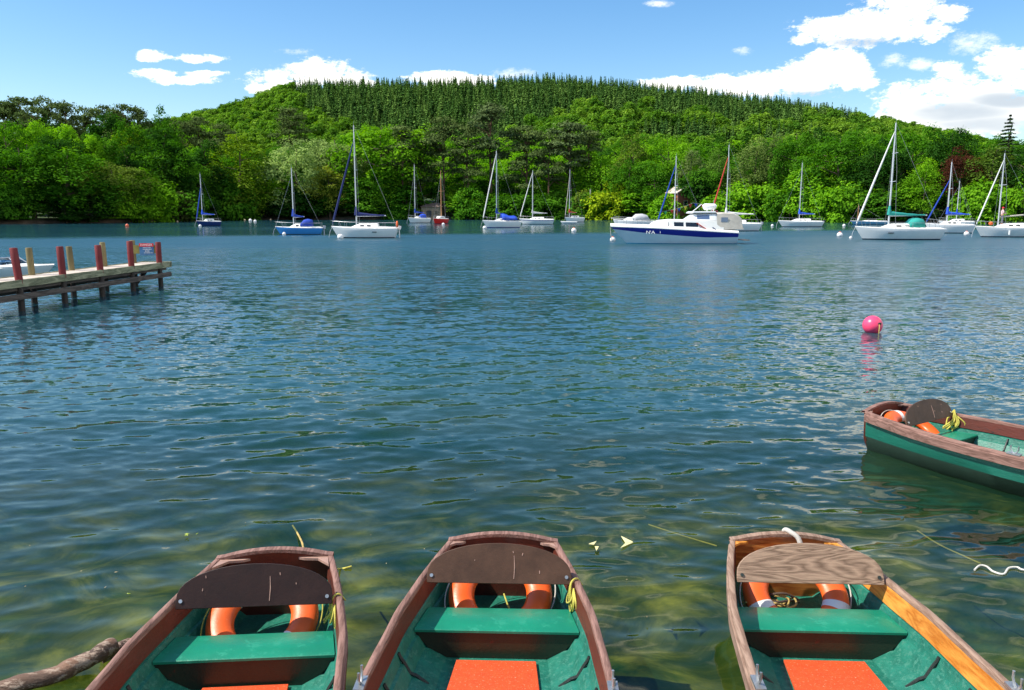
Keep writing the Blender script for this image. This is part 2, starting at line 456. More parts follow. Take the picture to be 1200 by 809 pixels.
def water_mat():
    m, nt, out = new_mat('lake water')
    L = nt.links.new
    def M(op, a, b=None):
        n = N(nt, 'ShaderNodeMath', operation=op)
        for i, q in enumerate((a, b)):
            if q is None: continue
            if isinstance(q, (int, float)): n.inputs[i].default_value = q
            else: L(q, n.inputs[i])
        return n.outputs[0]
    def MR(v, a, b, c, d, st='SMOOTHSTEP'):
        n = N(nt, 'ShaderNodeMapRange'); n.interpolation_type = st
        for i, q in zip((1, 2, 3, 4), (a, b, c, d)): n.inputs[i].default_value = q
        L(v, n.inputs[0]); return n.outputs[0]
    tc = N(nt, 'ShaderNodeTexCoord'); sep = N(nt, 'ShaderNodeSeparateXYZ'); L(tc.outputs['Object'], sep.inputs[0])
    Y = sep.outputs[1]; X = sep.outputs[0]
    mp = N(nt, 'ShaderNodeMapping'); mp.inputs['Scale'].default_value = (.55, 1.0, 1); mp.inputs['Rotation'].default_value = (0, 0, .12)
    L(tc.outputs['Object'], mp.inputs[0])
    # wind lanes: bands where the far water is ruffled or smooth
    mpl = N(nt, 'ShaderNodeMapping'); mpl.inputs['Scale'].default_value = (.012, .055, 1); L(tc.outputs['Object'], mpl.inputs[0])
    lane = N(nt, 'ShaderNodeTexNoise', i_Scale=1.0, i_Detail=3.0); L(mpl.outputs[0], lane.inputs[0])
    lf = MR(lane.outputs[0], .38, .62, .55, 1.15)
    # calmer beyond the moorings, under the wood, calmest on the left
    edge = M('ADD', Y, M('MULTIPLY', X, -.35))
    far = MR(edge, 88, 106, 1.0, .30)
    # slopes of the small waves, taken as vectors so that they do not wash out with distance
    def slope(scale, amp, sx=.55):
        m_ = N(nt, 'ShaderNodeMapping'); m_.inputs['Scale'].default_value = (sx, 1.0, 1); m_.inputs['Rotation'].default_value = (0, 0, .12); L(tc.outputs['Object'], m_.inputs[0])
        n_ = N(nt, 'ShaderNodeTexNoise', i_Scale=scale, i_Detail=2.0, i_Roughness=.5); L(m_.outputs[0], n_.inputs[0])
        v = N(nt, 'ShaderNodeVectorMath', operation='SUBTRACT'); L(n_.outputs['Color'], v.inputs[0]); v.inputs[1].default_value = (.5, .5, .5)
        w = N(nt, 'ShaderNodeVectorMath', operation='SCALE'); L(v.outputs[0], w.inputs[0])
        if isinstance(amp, (int, float)): w.inputs['Scale'].default_value = amp
        else: L(amp, w.inputs['Scale'])
        return w.outputs[0]
    def V(op, a, b):
        v = N(nt, 'ShaderNodeVectorMath', operation=op); L(a, v.inputs[0])
        if isinstance(b, tuple): v.inputs[1].default_value = b
        else: L(b, v.inputs[1])
        return v.outputs[0]
    s1 = slope(8.0, M('MULTIPLY', M('MULTIPLY', far, lf), M('ADD', MR(Y, 3, 14, .12, .50), MR(Y, 22, 60, 0, .15))))
    s2 = slope(2.6, M('MULTIPLY', M('MULTIPLY', far, lf), M('SUBTRACT', MR(Y, 9, 30, .05, .45), MR(Y, 40, 80, .0, .20))), .42)
    s3 = slope(.45, M('MULTIPLY', M('MULTIPLY', far, lf), MR(Y, 30, 70, .0, .16)), .4)
    tot = V('ADD', V('ADD', s1, s2), s3)
    tot = V('MULTIPLY', tot, (.9, 1.0, 0.0))
    geo = N(nt, 'ShaderNodeNewGeometry')
    bp = N(nt, 'ShaderNodeVectorMath', operation='NORMALIZE'); L(V('ADD', geo.outputs['Normal'], tot), bp.inputs[0])
    fr = N(nt, 'ShaderNodeFresnel', i_IOR=1.333); L(bp.outputs[0], fr.inputs['Normal'])
    gl = N(nt, 'ShaderNodeBsdfGlossy', i_Roughness=.02); L(bp.outputs[0], gl.inputs['Normal'])
    gl.inputs['Color'].default_value = (1, 1, 1, 1)
    # body of the lake: blue green, with olive algae drifts near the boats
    pn = N(nt, 'ShaderNodeTexNoise', i_Scale=.5, i_Detail=4.0, i_Roughness=.55); L(mp.outputs[0], pn.inputs[0])
    nearc = ramp(nt, pn.outputs[0], [(.35, BODY_N1), (.65, BODY_N2)])
    mx = N(nt, 'ShaderNodeMixRGB'); L(MR(Y, 4.5, 20, 0, 1), mx.inputs[0]); L(nearc, mx.inputs[1]); mx.inputs[2].default_value = (*BODY_FAR, 1)
    df = N(nt, 'ShaderNodeBsdfDiffuse'); L(mx.outputs[0], df.inputs[0])
    tr = N(nt, 'ShaderNodeBsdfTransparent'); tr.inputs[0].default_value = (.74, .86, .60, 1)
    clear = MR(Y, 4.6, 15, .86, .0)
    body = N(nt, 'ShaderNodeMixShader'); L(clear, body.inputs[0]); L(df.outputs[0], body.inputs[1]); L(tr.outputs[0], body.inputs[2])
    mix = N(nt, 'ShaderNodeMixShader'); L(fr.outputs[0], mix.inputs[0]); L(body.outputs[0], mix.inputs[1]); L(gl.outputs[0], mix.inputs[2])
    # open water: ripples too small for the eye to part act as a rough surface
    pb = N(nt, 'ShaderNodeBsdfPrincipled', i_IOR=1.333); L(mx.outputs[0], pb.inputs['Base Color']); L(bp.outputs[0], pb.inputs['Normal'])
    rg = M('MULTIPLY', M('MULTIPLY', MR(Y, 12, 70, .06, .34, 'LINEAR'), M('ADD', M('MULTIPLY', far, .93), .07)), M('ADD', M('MULTIPLY', lf, .35), .67))
    L(rg, pb.inputs['Roughness'])
    fin = N(nt, 'ShaderNodeMixShader'); L(MR(Y, 12, 24, 0, 1), fin.inputs[0]); L(mix.outputs[0], fin.inputs[1]); L(pb.outputs[0], fin.inputs[2])
    L(fin.outputs[0], out.inputs[0])
    return m
BODY_N1, BODY_N2, BODY_FAR = (.010, .062, .034), (.040, .075, .020), (.012, .060, .080)
setp(link('water', build_water(), water_mat()), kind='structure')

def bed():
    xs = np.linspace(-60, 60, 241); ys = np.concatenate([np.linspace(-14, 30, 221), np.linspace(31, 60, 20)])
    X, Y = np.meshgrid(xs, ys)
    Z = -.45 - .10 * np.clip(Y - 3, 0, 60) + .07 * np.sin(X * 1.7 + np.sin(Y * 1.3) * 2) * np.cos(Y * 1.9 + np.sin(X)) + .04 * np.sin(X * 4.1 + 2 * np.sin(Y * 3)) 
    Z = np.maximum(Z, -4)
    n, m_ = X.shape
    v = np.stack([X, Y, Z], -1).reshape(-1, 3)
    i = (np.arange(n - 1)[:, None] * m_ + np.arange(m_ - 1)[None, :]).reshape(-1)
    me = np_mesh('lake_bed', v, np.stack([i, i + 1, i + m_ + 1, i + m_], -1))
    m, nt, out = new_mat('weedy stones on the lake bed')
    L = nt.links.new
    tc = N(nt, 'ShaderNodeTexCoord')
    n1 = N(nt, 'ShaderNodeTexNoise', i_Scale=.9, i_Detail=9.0, i_Roughness=.65, i_Distortion=.8); L(tc.outputs['Object'], n1.inputs[0])
    vo = N(nt, 'ShaderNodeTexVoronoi', i_Scale=3.5, i_Randomness=1.0); 
    ds = N(nt, 'ShaderNodeMixRGB', i_0=.25)
    n0 = N(nt, 'ShaderNodeTexNoise', i_Scale=3.0, i_Detail=5.0); L(tc.outputs['Object'], n0.inputs[0]); L(tc.outputs['Object'], ds.inputs[1]); L(n0.outputs[1], ds.inputs[2]); L(ds.outputs[0], vo.inputs['Vector'])
    c1 = ramp(nt, n1.outputs[0], [(.38, (.02, .07, .025)), (.5, (.13, .14, .03)), (.64, (.46, .36, .10))])
    c2 = ramp(nt, vo.outputs[0], [(.0, (1, 1, 1)), (.6, (.25, .3, .25))])
    mu = N(nt, 'ShaderNodeMixRGB', blend_type='MULTIPLY', i_0=.8); L(c1, mu.inputs[1]); L(c2, mu.inputs[2])
    d = N(nt, 'ShaderNodeBsdfDiffuse'); L(mu.outputs[0], d.inputs[0]); L(d.outputs[0], out.inputs[0])
    setp(link('lake_bed', me, m), kind='structure')
bed()
# ------------------------------------------------------------------ trees
def leaf_mat(name, trans=.35, tint=1.0, use_obj=True, stops=None):
    m, nt, out = new_mat(name)
    L = nt.links.new
    at = N(nt, 'ShaderNodeAttribute', attribute_name='tone')
    oi = N(nt, 'ShaderNodeObjectInfo')
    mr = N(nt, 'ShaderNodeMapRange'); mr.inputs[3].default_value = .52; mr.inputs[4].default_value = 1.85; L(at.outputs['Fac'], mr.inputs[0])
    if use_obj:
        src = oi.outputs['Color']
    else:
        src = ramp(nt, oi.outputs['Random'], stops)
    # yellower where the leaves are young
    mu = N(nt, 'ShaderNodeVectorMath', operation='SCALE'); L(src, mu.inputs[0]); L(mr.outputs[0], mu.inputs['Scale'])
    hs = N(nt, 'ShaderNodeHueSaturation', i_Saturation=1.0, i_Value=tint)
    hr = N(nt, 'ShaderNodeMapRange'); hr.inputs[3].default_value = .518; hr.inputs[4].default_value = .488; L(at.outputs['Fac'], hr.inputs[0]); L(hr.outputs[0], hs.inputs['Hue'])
    L(mu.outputs[0], hs.inputs['Color'])
    d = N(nt, 'ShaderNodeBsdfDiffuse'); L(hs.outputs[0], d.inputs[0])
    t = N(nt, 'ShaderNodeBsdfTranslucent')
    h2 = N(nt, 'ShaderNodeHueSaturation', i_Saturation=1.1, i_Value=1.25, i_Hue=.497); L(hs.outputs[0], h2.inputs['Color']); L(h2.outputs[0], t.inputs[0])
    mx = N(nt, 'ShaderNodeMixShader', i_0=trans); L(d.outputs[0], mx.inputs[1]); L(t.outputs[0], mx.inputs[2])
    L(mx.outputs[0], out.inputs[0])
    return m
LEAF = leaf_mat('broad leaves', .42)
NEEDLE = leaf_mat('pine needles', .15)
BARK = paint('grey brown bark', (.11, .075, .05), .9, bump=.6, scale=1.5, var=.4, fine=8)
PINEBARK = paint('orange brown pine bark', (.16, .085, .05), .9, bump=.6, scale=1.5, var=.45, fine=8)

def quads(c, nrm, size, r, aspect=1.0):
    n = len(c)
    nrm = nrm / (np.linalg.norm(nrm, axis=1, keepdims=True) + 1e-9)
    a = r.normal(size=(n, 3)); t = np.cross(nrm, a); t /= (np.linalg.norm(t, axis=1, keepdims=True) + 1e-9)
    b = np.cross(nrm, t)
    s = (np.asarray(size) * r.uniform(.7, 1.3, n))[:, None] * .5
    t = t * s; b = b * s * aspect
    v = np.stack([c - t - b * .6, c + t * .7 - b, c + t + b * .7, c - t * .6 + b], 1).reshape(-1, 3)
    f = np.arange(n * 4).reshape(-1, 4)
    return v, f

def leaves_mesh(name, C, Nn, S, T, r, mat, aspect=1.0):
    v, f = quads(C, Nn, S, r, aspect)
    me = np_mesh(name, v, f, False)
    at = me.attributes.new('tone', 'FLOAT', 'FACE')
    at.data.foreach_set('value', np.clip(T, 0, 1).astype(np.float32))
    me.materials.append(mat)
    return me

def bumpy(d, r, k=5, amp=.25):
    o = np.zeros(len(d))
    for i in range(k):
        w = r.normal(size=3) * r.uniform(1.5, 4.0)
        o += np.sin(d @ w + r.uniform(0, 6.28))
    return 1 + amp * o / math.sqrt(k)

def crown_broad(name, seed, H=20, W=16, z0=.1, nclump=85, nleaf=115, leaf=.42, rc=(.09, .17), top=1.0, amp=.22, flat=.75, mat=None, conical=0.0):
    r = np.random.default_rng(seed)
    cz = H * (z0 + 1) / 2; rz = H * (1 - z0) / 2; rx = W / 2
    d = r.normal(size=(nclump, 3)); d /= np.linalg.norm(d, axis=1, keepdims=True)
    # few clumps at the hidden underside
    env = bumpy(d, r, 5, amp)
    rad = r.uniform(.55, 1.0, nclump) ** .6 * .86
    cc = d * rad[:, None] * env[:, None] * np.array([rx, rx, rz]) + np.array([0, 0, cz])
    if conical:
        q = np.clip((cc[:, 2] / H), 0, 1); s = (1 - conical * q)
        cc[:, 0] *= s; cc[:, 1] *= s
    cr = r.uniform(rc[0], rc[1], nclump) * W
    ct = r.uniform(0, 1, nclump)
    C = []; Nn = []; T = []
    for i in range(nclump):
        n = int(nleaf * (cr[i] / (W * .13)) ** 1.6)
        q = r.normal(size=(n, 3)); q /= np.linalg.norm(q, axis=1, keepdims=True)
        q[:, 2] = np.where(q[:, 2] < -.35, -q[:, 2], q[:, 2])
        e = bumpy(q, r, 4, .3) * r.uniform(.72, 1.06, n)
        C.append(cc[i] + q * e[:, None] * cr[i] * np.array([1, 1, flat]))
        Nn.append(q * .8 + np.array([0, 0, .35]) + r.normal(size=(n, 3)) * .28)
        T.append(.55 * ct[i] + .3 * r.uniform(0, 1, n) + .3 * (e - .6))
    C = np.concatenate(C); Nn = np.concatenate(Nn); T = np.concatenate(T)
    C[:, 2] = np.maximum(C[:, 2], .15)
    me = leaves_mesh(name, C, Nn, leaf, T, r, mat or LEAF)
    return me, cc

def trunk_mesh(name, seed, H, r0, targets, mat, bare=.25, lean=.4, nl=12):
    r = random.Random(seed)
    mb = MB()
    pts = [(r.uniform(-lean, lean) * (k / 6) , r.uniform(-lean, lean) * (k / 6), H * .92 * k / 6 - .3 * (k == 0)) for k in range(7)]
    mb.tube(pts, [r0 * (1.25 if k == 0 else 1 - .13 * k) for k in range(7)], 7)
    tg = list(targets); r.shuffle(tg)
    for t in tg[:nl]:
        z = max(H * bare * .8, min(t[2] - .12 * H * r.uniform(.4, 1.2), H * .8))
        k = z / (H * .92) * 6; i = min(int(k), 5); f = k - i
        b = Vector(pts[i]).lerp(Vector(pts[i + 1]), f)
        t = Vector(t); mid = b.lerp(t, .5) + Vector((0, 0, .04 * H * r.uniform(-.5, 1)))
        mb.tube([b, mid, t], [r0 * .42, r0 * .26, r0 * .1], 5)
    me_o = mb.build(name, mat)
    me = me_o.data
    bpy.data.objects.remove(me_o)
    return me

def crown_pine(name, seed, H=22, W=11, nl=17, leaf=.34, low=.5):
    r = np.random.default_rng(seed)
    C = []; Nn = []; T = []; cc = []
    for i in range(nl):
        q = i / (nl - 1)
        z = H * (low + (1 - low) * q ** .9)
        reach = W / 2 * (1 - .62 * q ** 2) * r.uniform(.25, 1.0)
        a = r.uniform(0, 2 * PI)
        c = np.array([math.cos(a) * reach, math.sin(a) * reach, z - .6])
        if i == nl - 1: c[:2] = 0
        cc.append(c)
        sx = W * r.uniform(.15, .27); sz = sx * .36
        n = int(260 * (sx / (W * .2)) ** 2)
        d = r.normal(size=(n, 3)); d /= np.linalg.norm(d, axis=1, keepdims=True)
        d[:, 2] = np.where(d[:, 2] < -.2, -d[:, 2], d[:, 2])
        e = bumpy(d, r, 5, .32) * r.uniform(.5, 1.05, n)
        C.append(c + d * e[:, None] * np.array([sx, sx, sz * 1.3]))
        Nn.append(d * .7 + np.array([0, 0, .4]) + r.normal(size=(n, 3)) * .5)
        T.append(r.uniform(0, .45) + .5 * r.uniform(0, 1, n))
    C = np.concatenate(C); Nn = np.concatenate(Nn); T = np.concatenate(T)
    return leaves_mesh(name, C, Nn, leaf, T, r, NEEDLE), cc

def crown_spruce(name, seed, H=15, W=5.2, tiers=15, per=12, leaf=.8, sub=3, z0=.06, mat=None, droop=.25, rag=.25, taper=.25):
    r = np.random.default_rng(seed)
    C = []; Nn = []; T = []; S = []
    for t in range(tiers):
        q = t / (tiers - 1)
        z = H * (z0 + (1 - z0) * q ** .95)
        R = W / 2 * (1 - q) ** .9 + .05
        k = max(4, int(per * (1 - .6 * q)))
        for j in range(k):
            a = r.uniform(0, 2 * PI); rr = R * r.uniform(1 - rag, 1 + rag * .5)
            for m in range(sub):
                f = (m + .6) / sub
                C.append((math.cos(a) * rr * f, math.sin(a) * rr * f, z - droop * rr * f + r.uniform(-.15, .15)))
                Nn.append((math.cos(a) * .5 + r.normal(0, .25), math.sin(a) * .5 + r.normal(0, .25), .8))
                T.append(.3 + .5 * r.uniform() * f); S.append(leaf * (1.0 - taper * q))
    for k in range(4): C.append((0, 0, H * (1 - .018 * k))); Nn.append((r.normal(), r.normal(), .2)); T.append(.6); S.append(leaf * (1 - taper))
    C = np.array(C); Nn = np.array(Nn); T = np.array(T)
    return leaves_mesh(name, C, Nn, np.array(S), T, r, mat or NEEDLE), [tuple(c) for c in C[::max(1, len(C) // 10)]]

KIND = {}
def reg(kind, H, W, crown, cc, r0, bark, bare=.25, nl=12):
    me = trunk_mesh('trunk', len(KIND) * 7 + len(KIND.get(kind, [])), H, r0, [c for c in cc if c[2] > H * bare], bark, bare, nl=nl)
    KIND.setdefault(kind, []).append((H, W, crown, me))
for s in range(5):
    reg('broad', 20, 17, *crown_broad('crown', 100 + s, 20, 17, .03, 150, 118, .36, rc=(.07, .13), flat=1.0, amp=.26), .38, BARK)
for s in range(2):
    reg('tall', 22, 12, *crown_broad('crown', 120 + s, 22, 12, .04, 120, 105, .33, rc=(.075, .14), amp=.28, conical=.3, flat=1.15), .3, BARK)
for s in range(3):
    reg('fine', 20, 12, *crown_broad('crown', 140 + s, 20, 12, .04, 150, 80, .27, rc=(.07, .13), amp=.3, flat=1.15, conical=.35), .24, BARK)
for s in range(2):
    reg('cone', 12, 10, *crown_broad('crown', 150 + s, 12, 10, .02, 110, 100, .30, rc=(.07, .13), flat=1.0, conical=.62, amp=.2), .2, BARK)
for s in range(4):
    reg('pine', 22, 11, *crown_pine('crown', 160 + s, low=(.5, .42, .55, .3)[s], nl=(17, 20, 15, 24)[s]), .34, PINEBARK, .3, 18)
for s in range(3):
    reg('bush', 5, 8, *crown_broad('crown', 180 + s, 5, 8, -.35, 75, 95, .26, flat=.95, rc=(.09, .16), amp=.2), .12, BARK, .1, 6)
reg('cedar', 24, 10, *crown_spruce('crown', 191, 24, 11, 26, 26, .5, 9, .12, droop=.12, rag=.45), .4, BARK, .1, 10)
reg('spruce', 24, 9, *crown_spruce('crown', 192, 22, 8, 26, 26, .5, 6, .08, droop=.3, rag=.3), .3, BARK, .1, 6)

NAME = {'broad': 'broadleaf_tree', 'tall': 'broadleaf_tree', 'fine': 'birch_tree', 'cone': 'broadleaf_tree', 'pine': 'pine_tree', 'bush': 'waterside_bush', 'cedar': 'cedar_tree', 'spruce': 'spruce_tree'}
CAT = {'broad': 'tree', 'tall': 'tree', 'fine': 'tree', 'cone': 'tree', 'pine': 'pine tree', 'bush': 'bush', 'cedar': 'cedar tree', 'spruce': 'spruce tree'}
_tc = [0]
def tree(kind, px, ytop, wpx, back, label, col, group=None, base_lift=0.0):
    """px column, top row, crown width in the photograph, metres behind the shore line"""
    D = float(shore_D(px)) + back
    p, t = PD(px, ytop, D)
    g = float(terrain_h(p.x, p.y)) + base_lift
    i = _tc[0]; _tc[0] += 1
    H0, W0, crown, trunk = KIND[kind][i % len(KIND[kind])]
    H = p.z - g
    W = wpx / FPX * t
    sz = H / H0 * 1.02; sx = W / W0 * 1.08
    rz = random.uniform(0, 2 * PI)
    o = thing(NAME[kind], label, CAT[kind], (p.x, p.y, g), rz, group)
    o.scale = (sx, sx, sz)
    c = link('crown', crown, parent=o); j = random.uniform(.9, 1.1)
    c.color = (col[0] * j, col[1] * j, col[2] * j, 1)
    link('trunk', trunk, parent=o)
    return o

# base leaf colours
G_MID = (.062, .175, .012); G_BRIGHT = (.135, .30, .014); G_DARK = (.024, .075, .010); G_OLIVE = (.115, .175, .026)
G_PALE = (.22, .31, .09); G_PINE = (.088, .128, .036); G_YEL = (.26, .35, .014); G_COP = (.075, .026, .016); G_RHO = (.045, .065, .016)
FRONT = [
 ('broad', 22, 168, 95, 9, 'large mid green oak at the far left edge of the shore wood', G_MID),
 ('broad', 76, 176, 112, 5, 'big round-headed green tree leaning over the water behind the jetty posts', G_MID),
 ('broad', 128, 188, 84, 7, 'olive green spreading tree between the round-headed tree and the bright pointed one', G_OLIVE),
 ('cone', 163, 197, 62, 2, 'bright pointed young tree alone at the shore behind the jetty sign', G_BRIGHT),
 ('tall', 193, 152, 82, 14, 'dark green tree behind the bright pointed young tree', G_DARK),
 ('bush', 207, 226, 58, 1, 'dark low rhododendron bush at the water just left of the navy sloop', G_RHO),
 ('tall', 236, 165, 60, 12, 'dark tree directly behind the mast of the small navy sloop', G_DARK),
 ('fine', 277, 152, 84, 4, 'tall yellowish green tree right of the small navy sloop', (0.135, 0.225, 0.018)),
 ('tall', 312, 178, 52, 16, 'dark shaded tree between the tall yellowish tree and the silvery tree', G_DARK),
 ('broad', 345, 170, 84, 5, 'silvery pale green tree behind the mast of the light blue boat', G_PALE),
 ('broad', 392, 158, 78, 13, 'pale silvery crown rising left of the tallest white yacht mast', G_PALE),
 ('fine', 385, 196, 62, 2, 'yellow olive low tree at the water behind the light blue boat', (0.195, 0.240, 0.030)),
 ('broad', 446, 143, 118, 10, 'broad bright green beech behind the mast of the white sloop with navy sail', G_BRIGHT),
 ('broad', 432, 205, 60, 3, 'shaded green low tree at the water behind the white sloop with navy sail', G_MID),
 ('pine', 470, 150, 54, 5, 'scots pine right of the broad beech with bare lower trunk', G_PINE),
 ('pine', 492, 158, 44, 10, 'thin scots pine behind the mast of the small white sloop', G_PINE),
 ('pine', 519, 143, 56, 6, 'scots pine standing just behind the stone boathouse', G_PINE),
 ('pine', 548, 152, 44, 5, 'scots pine second to the right of the stone boathouse', G_PINE),
 ('pine', 575, 125, 66, 9, 'tallest scots pine of the centre shore, above the sloop with the blue tent', (0.090, 0.128, 0.045)),
 ('pine', 617, 150, 52, 7, 'scots pine behind the mast of the sloop with the navy stripe', G_PINE),
 ('pine', 643, 162, 40, 5, 'low scots pine between the navy striped sloop and the red covered sloop', G_PINE),
 ('pine', 668, 147, 62, 9, 'wide flat-topped scots pine above the sloop with the red cover', (0.090, 0.128, 0.045)),
 ('pine', 690, 155, 40, 13, 'scots pine just right of the wide flat-topped pine', G_PINE),
 ('bush', 552, 222, 52, 1, 'green leafy bush at the water right of the boathouse', G_MID),
 ('bush', 592, 232, 52, 1, 'low dark green bush behind the sloop with the blue tent', G_MID),
 ('bush', 637, 230, 52, 1, 'low green bush behind the navy striped sloop', G_MID),
 ('bush', 466, 238, 34, 1, 'small bush at the water left of the boathouse', G_MID),
 ('bush', 716, 221, 56, 1, 'bright yellow-green bush at the water left of the motor cruiser', G_YEL),
 ('bush', 686, 226, 40, 2, 'yellowish shrub behind the sloop with the red cover', (0.150, 0.210, 0.030)),
 ('broad', 705, 180, 60, 12, 'bright green tree between the pines and the motor cruiser', G_BRIGHT),
 ('fine', 742, 158, 62, 12, 'fine-leaved green tree above the small cabin boat', G_OLIVE),
 ('broad', 738, 190, 52, 4, 'mid green tree overhanging the small grey-topped cabin boat', G_MID),
 ('broad', 783, 160, 66, 14, 'bright green tree behind the mast with the blue furled sail', G_BRIGHT),
 ('broad', 768, 188, 56, 5, 'leafy tree at the water behind the motor cruiser cabin', G_MID),
 ('fine', 812, 172, 46, 9, 'grey-green birch left of the red furled sail', (0.128, 0.180, 0.053)),
 ('broad', 826, 195, 52, 5, 'dark leafy tree beneath the red furled sail', G_MID),
 ('fine', 843, 176, 44, 11, 'green birch between the red furled sail and its mast', (0.105, 0.195, 0.030)),
 ('bush', 872, 216, 72, 1, 'wide bright green bush at the water above the white covered boat', G_BRIGHT),
 ('fine', 886, 165, 62, 12, 'wide pale birch above the bright waterside bush', (0.128, 0.188, 0.045)),
 ('fine', 909, 158, 44, 15, 'tall narrow birch left of the mast with the blue boom cover', (0.128, 0.188, 0.045)),
 ('broad', 935, 150, 60, 16, 'tall green tree behind the mast with the blue boom cover', G_MID),
 ('cone', 945, 193, 76, 3, 'bright full tree at the water behind the white sloop with blue boom cover', G_BRIGHT),
 ('broad', 985, 156, 88, 11, 'large dark green tree left of the biggest yacht mast', G_MID),
 ('bush', 988, 218, 62, 1, 'green waterside bush left of the biggest yacht bow', G_BRIGHT),
 ('broad', 1027, 172, 72, 8, 'dark green tree behind the biggest yacht sails', G_DARK),
 ('tall', 1058, 176, 56, 9, 'shadowed tree right of the biggest yacht mast', G_DARK),
 ('broad', 1072, 153, 80, 22, 'tall round green tree on the skyline above the teal boom cover', G_MID),
 ('fine', 1086, 188, 52, 4, 'bright green tree behind the yacht with the blue furled sail', G_BRIGHT),
 ('broad', 1118, 150, 66, 22, 'dark spreading tree on the skyline above the copper beech', G_DARK),
 ('broad', 1128, 180, 60, 7, 'copper beech with dark red leaves near the right edge', G_COP),
 ('tall', 1112, 205, 46, 6, 'deeply shaded tree beneath the copper beech', G_DARK),
 ('cedar', 1184, 138, 62, 13, 'tiered cedar rising above the wood at the right edge', (0.045, 0.083, 0.030)),
 ('fine', 1168, 168, 78, 7, 'mixed green tree draped low behind the yacht with the standing person', (0.090, 0.150, 0.022)),
 ('bush', 1152, 215, 66, 1, 'yellowish green bush at the water behind the bow of the rightmost yacht', G_BRIGHT),
 ('fine', 1205, 175, 60, 6, 'dark green tree at the very right edge of the wood', G_DARK),
 # behind the left wood
 ('pine', 22, 117, 58, 60, 'tall dark pine, leftmost on the wood skyline', G_PINE),
 ('pine', 50, 120, 44, 66, 'dark pine second from the left on the wood skyline', G_PINE),
 ('pine', 76, 124, 42, 60, 'dark pine above the narrow twin poplars', G_PINE),
 ('pine', 122, 127, 40, 70, 'dark pine on the skyline right of the twin poplars', G_PINE),
 ('pine', 143, 125, 42, 64, 'dark pine above the gap right of the twin poplars', G_PINE),
 ('tall', 88, 160, 26, 30, 'left one of the two narrow pale green poplars', (0.128, 0.210, 0.030)),
 ('tall', 108, 164, 26, 30, 'right one of the two narrow pale green poplars', (0.128, 0.210, 0.030)),
 ('broad', 57, 152, 44, 40, 'green crown left of the narrow twin poplars', G_MID),
 ('broad', 150, 150, 56, 38, 'bright yellow-green crown below the skyline pines', (0.165, 0.270, 0.018)),
 ('broad', 175, 135, 54, 58, 'green crown on the skyline above the dark tree', G_MID),
 ('broad', 190, 160, 50, 34, 'green crown above the bright pointed young tree', G_MID),
 ('pine', 212, 145, 36, 60, 'small skyline pine where the wood meets the hill', G_PINE),
 ('pine', 232, 140, 42, 56, 'dark pine at the left foot of the hill', G_PINE),
 ('pine', 258, 150, 40, 46, 'dark pine above the tall yellowish green tree', G_PINE),
 ('pine', 338, 130, 46, 80, 'dark conifer standing out on the lower hill above the silvery tree', G_PINE),
 ('pine', 4, 122, 46, 62, 'dark pine cut by the left edge of the frame', G_PINE),
 ('pine', 36, 128, 40, 52, 'lower dark pine between the two leftmost skyline pines', G_PINE),
 ('pine', 97, 131, 40, 70, 'dark pine directly above the right one of the twin poplars', G_PINE),
 ('pine', 160, 131, 38, 62, 'dark skyline pine above the bright yellow-green crown', G_PINE),
 ('broad', 185, 146, 46, 60, 'green rounded crown between the skyline pines left of the hill foot', G_MID),
 ('pine', 194, 141, 34, 72, 'dark skyline pine just left of the hill foot', G_PINE),
 ('broad', 405, 172, 60, 20, 'green crown between the silvery crown and the broad beech', (0.150, 0.255, 0.030)),
]
for (k, px, yt, w, back, lab, col) in FRONT:
    tree(k, px, yt, w, back, lab, col)

# the packed wood between and behind the front row
YF = [(-300, 150), (0, 128), (100, 136), (150, 133), (200, 142), (230, 152), (300, 168), (340, 168), (400, 160), (450, 150), (500, 158), (600, 158), (700, 164), (800, 160), (900, 160), (950, 157), (1000, 156), (1100, 158), (1200, 162), (1500, 165)]
GB = 'broadleaf trees packed in the wood along the shore'
LB = ['mid green broadleaf crown packed in the shore wood', 'bright green broadleaf crown packed in the shore wood', 'dark green broadleaf crown packed in the shore wood']
def yfront(px): return float(np.interp(px, [a for a, b in YF], [b for a, b in YF]))
rw = random.Random(3)
for row, (back, step, lo) in enumerate([(3, 34, 34), (15, 38, 22), (31, 38, 8), (52, 38, -2), (74, 36, -8)]):
    px = -60 + row * 11
    while px < 1270:
        c = rw.choice([0, 0, 1, 2])
        sc = 1.0
        if 410 < px < 720 and row > 0: c = rw.choice([0, 1, 1])
        col = (G_MID, G_BRIGHT, G_DARK)[c]
        if 1090 < px < 1150 and row < 2: px += step; continue
        yt = yfront(px) + lo + rw.uniform(0, 24)
        if 410 < px < 720 and row < 2: yt += 12
        kk = rw.choice(['broad', 'broad', 'tall'])
        if row == 0: kk = rw.choice(['bush', 'cone', 'bush']); yt = 205 + rw.uniform(0, 25)
        if row <= 1 and 484 < px < 530: px += step; continue
        lab = LB[c] if row else ['mid', 'bright', 'dark'][c] + ' green undergrowth bush filling the foot of the shore wood'
        tree(kk, px, yt, rw.uniform(50, 74), back + rw.uniform(-2, 4), lab, col, GB if row else 'undergrowth along the foot of the wood')
        px += step * rw.uniform(.8, 1.2)

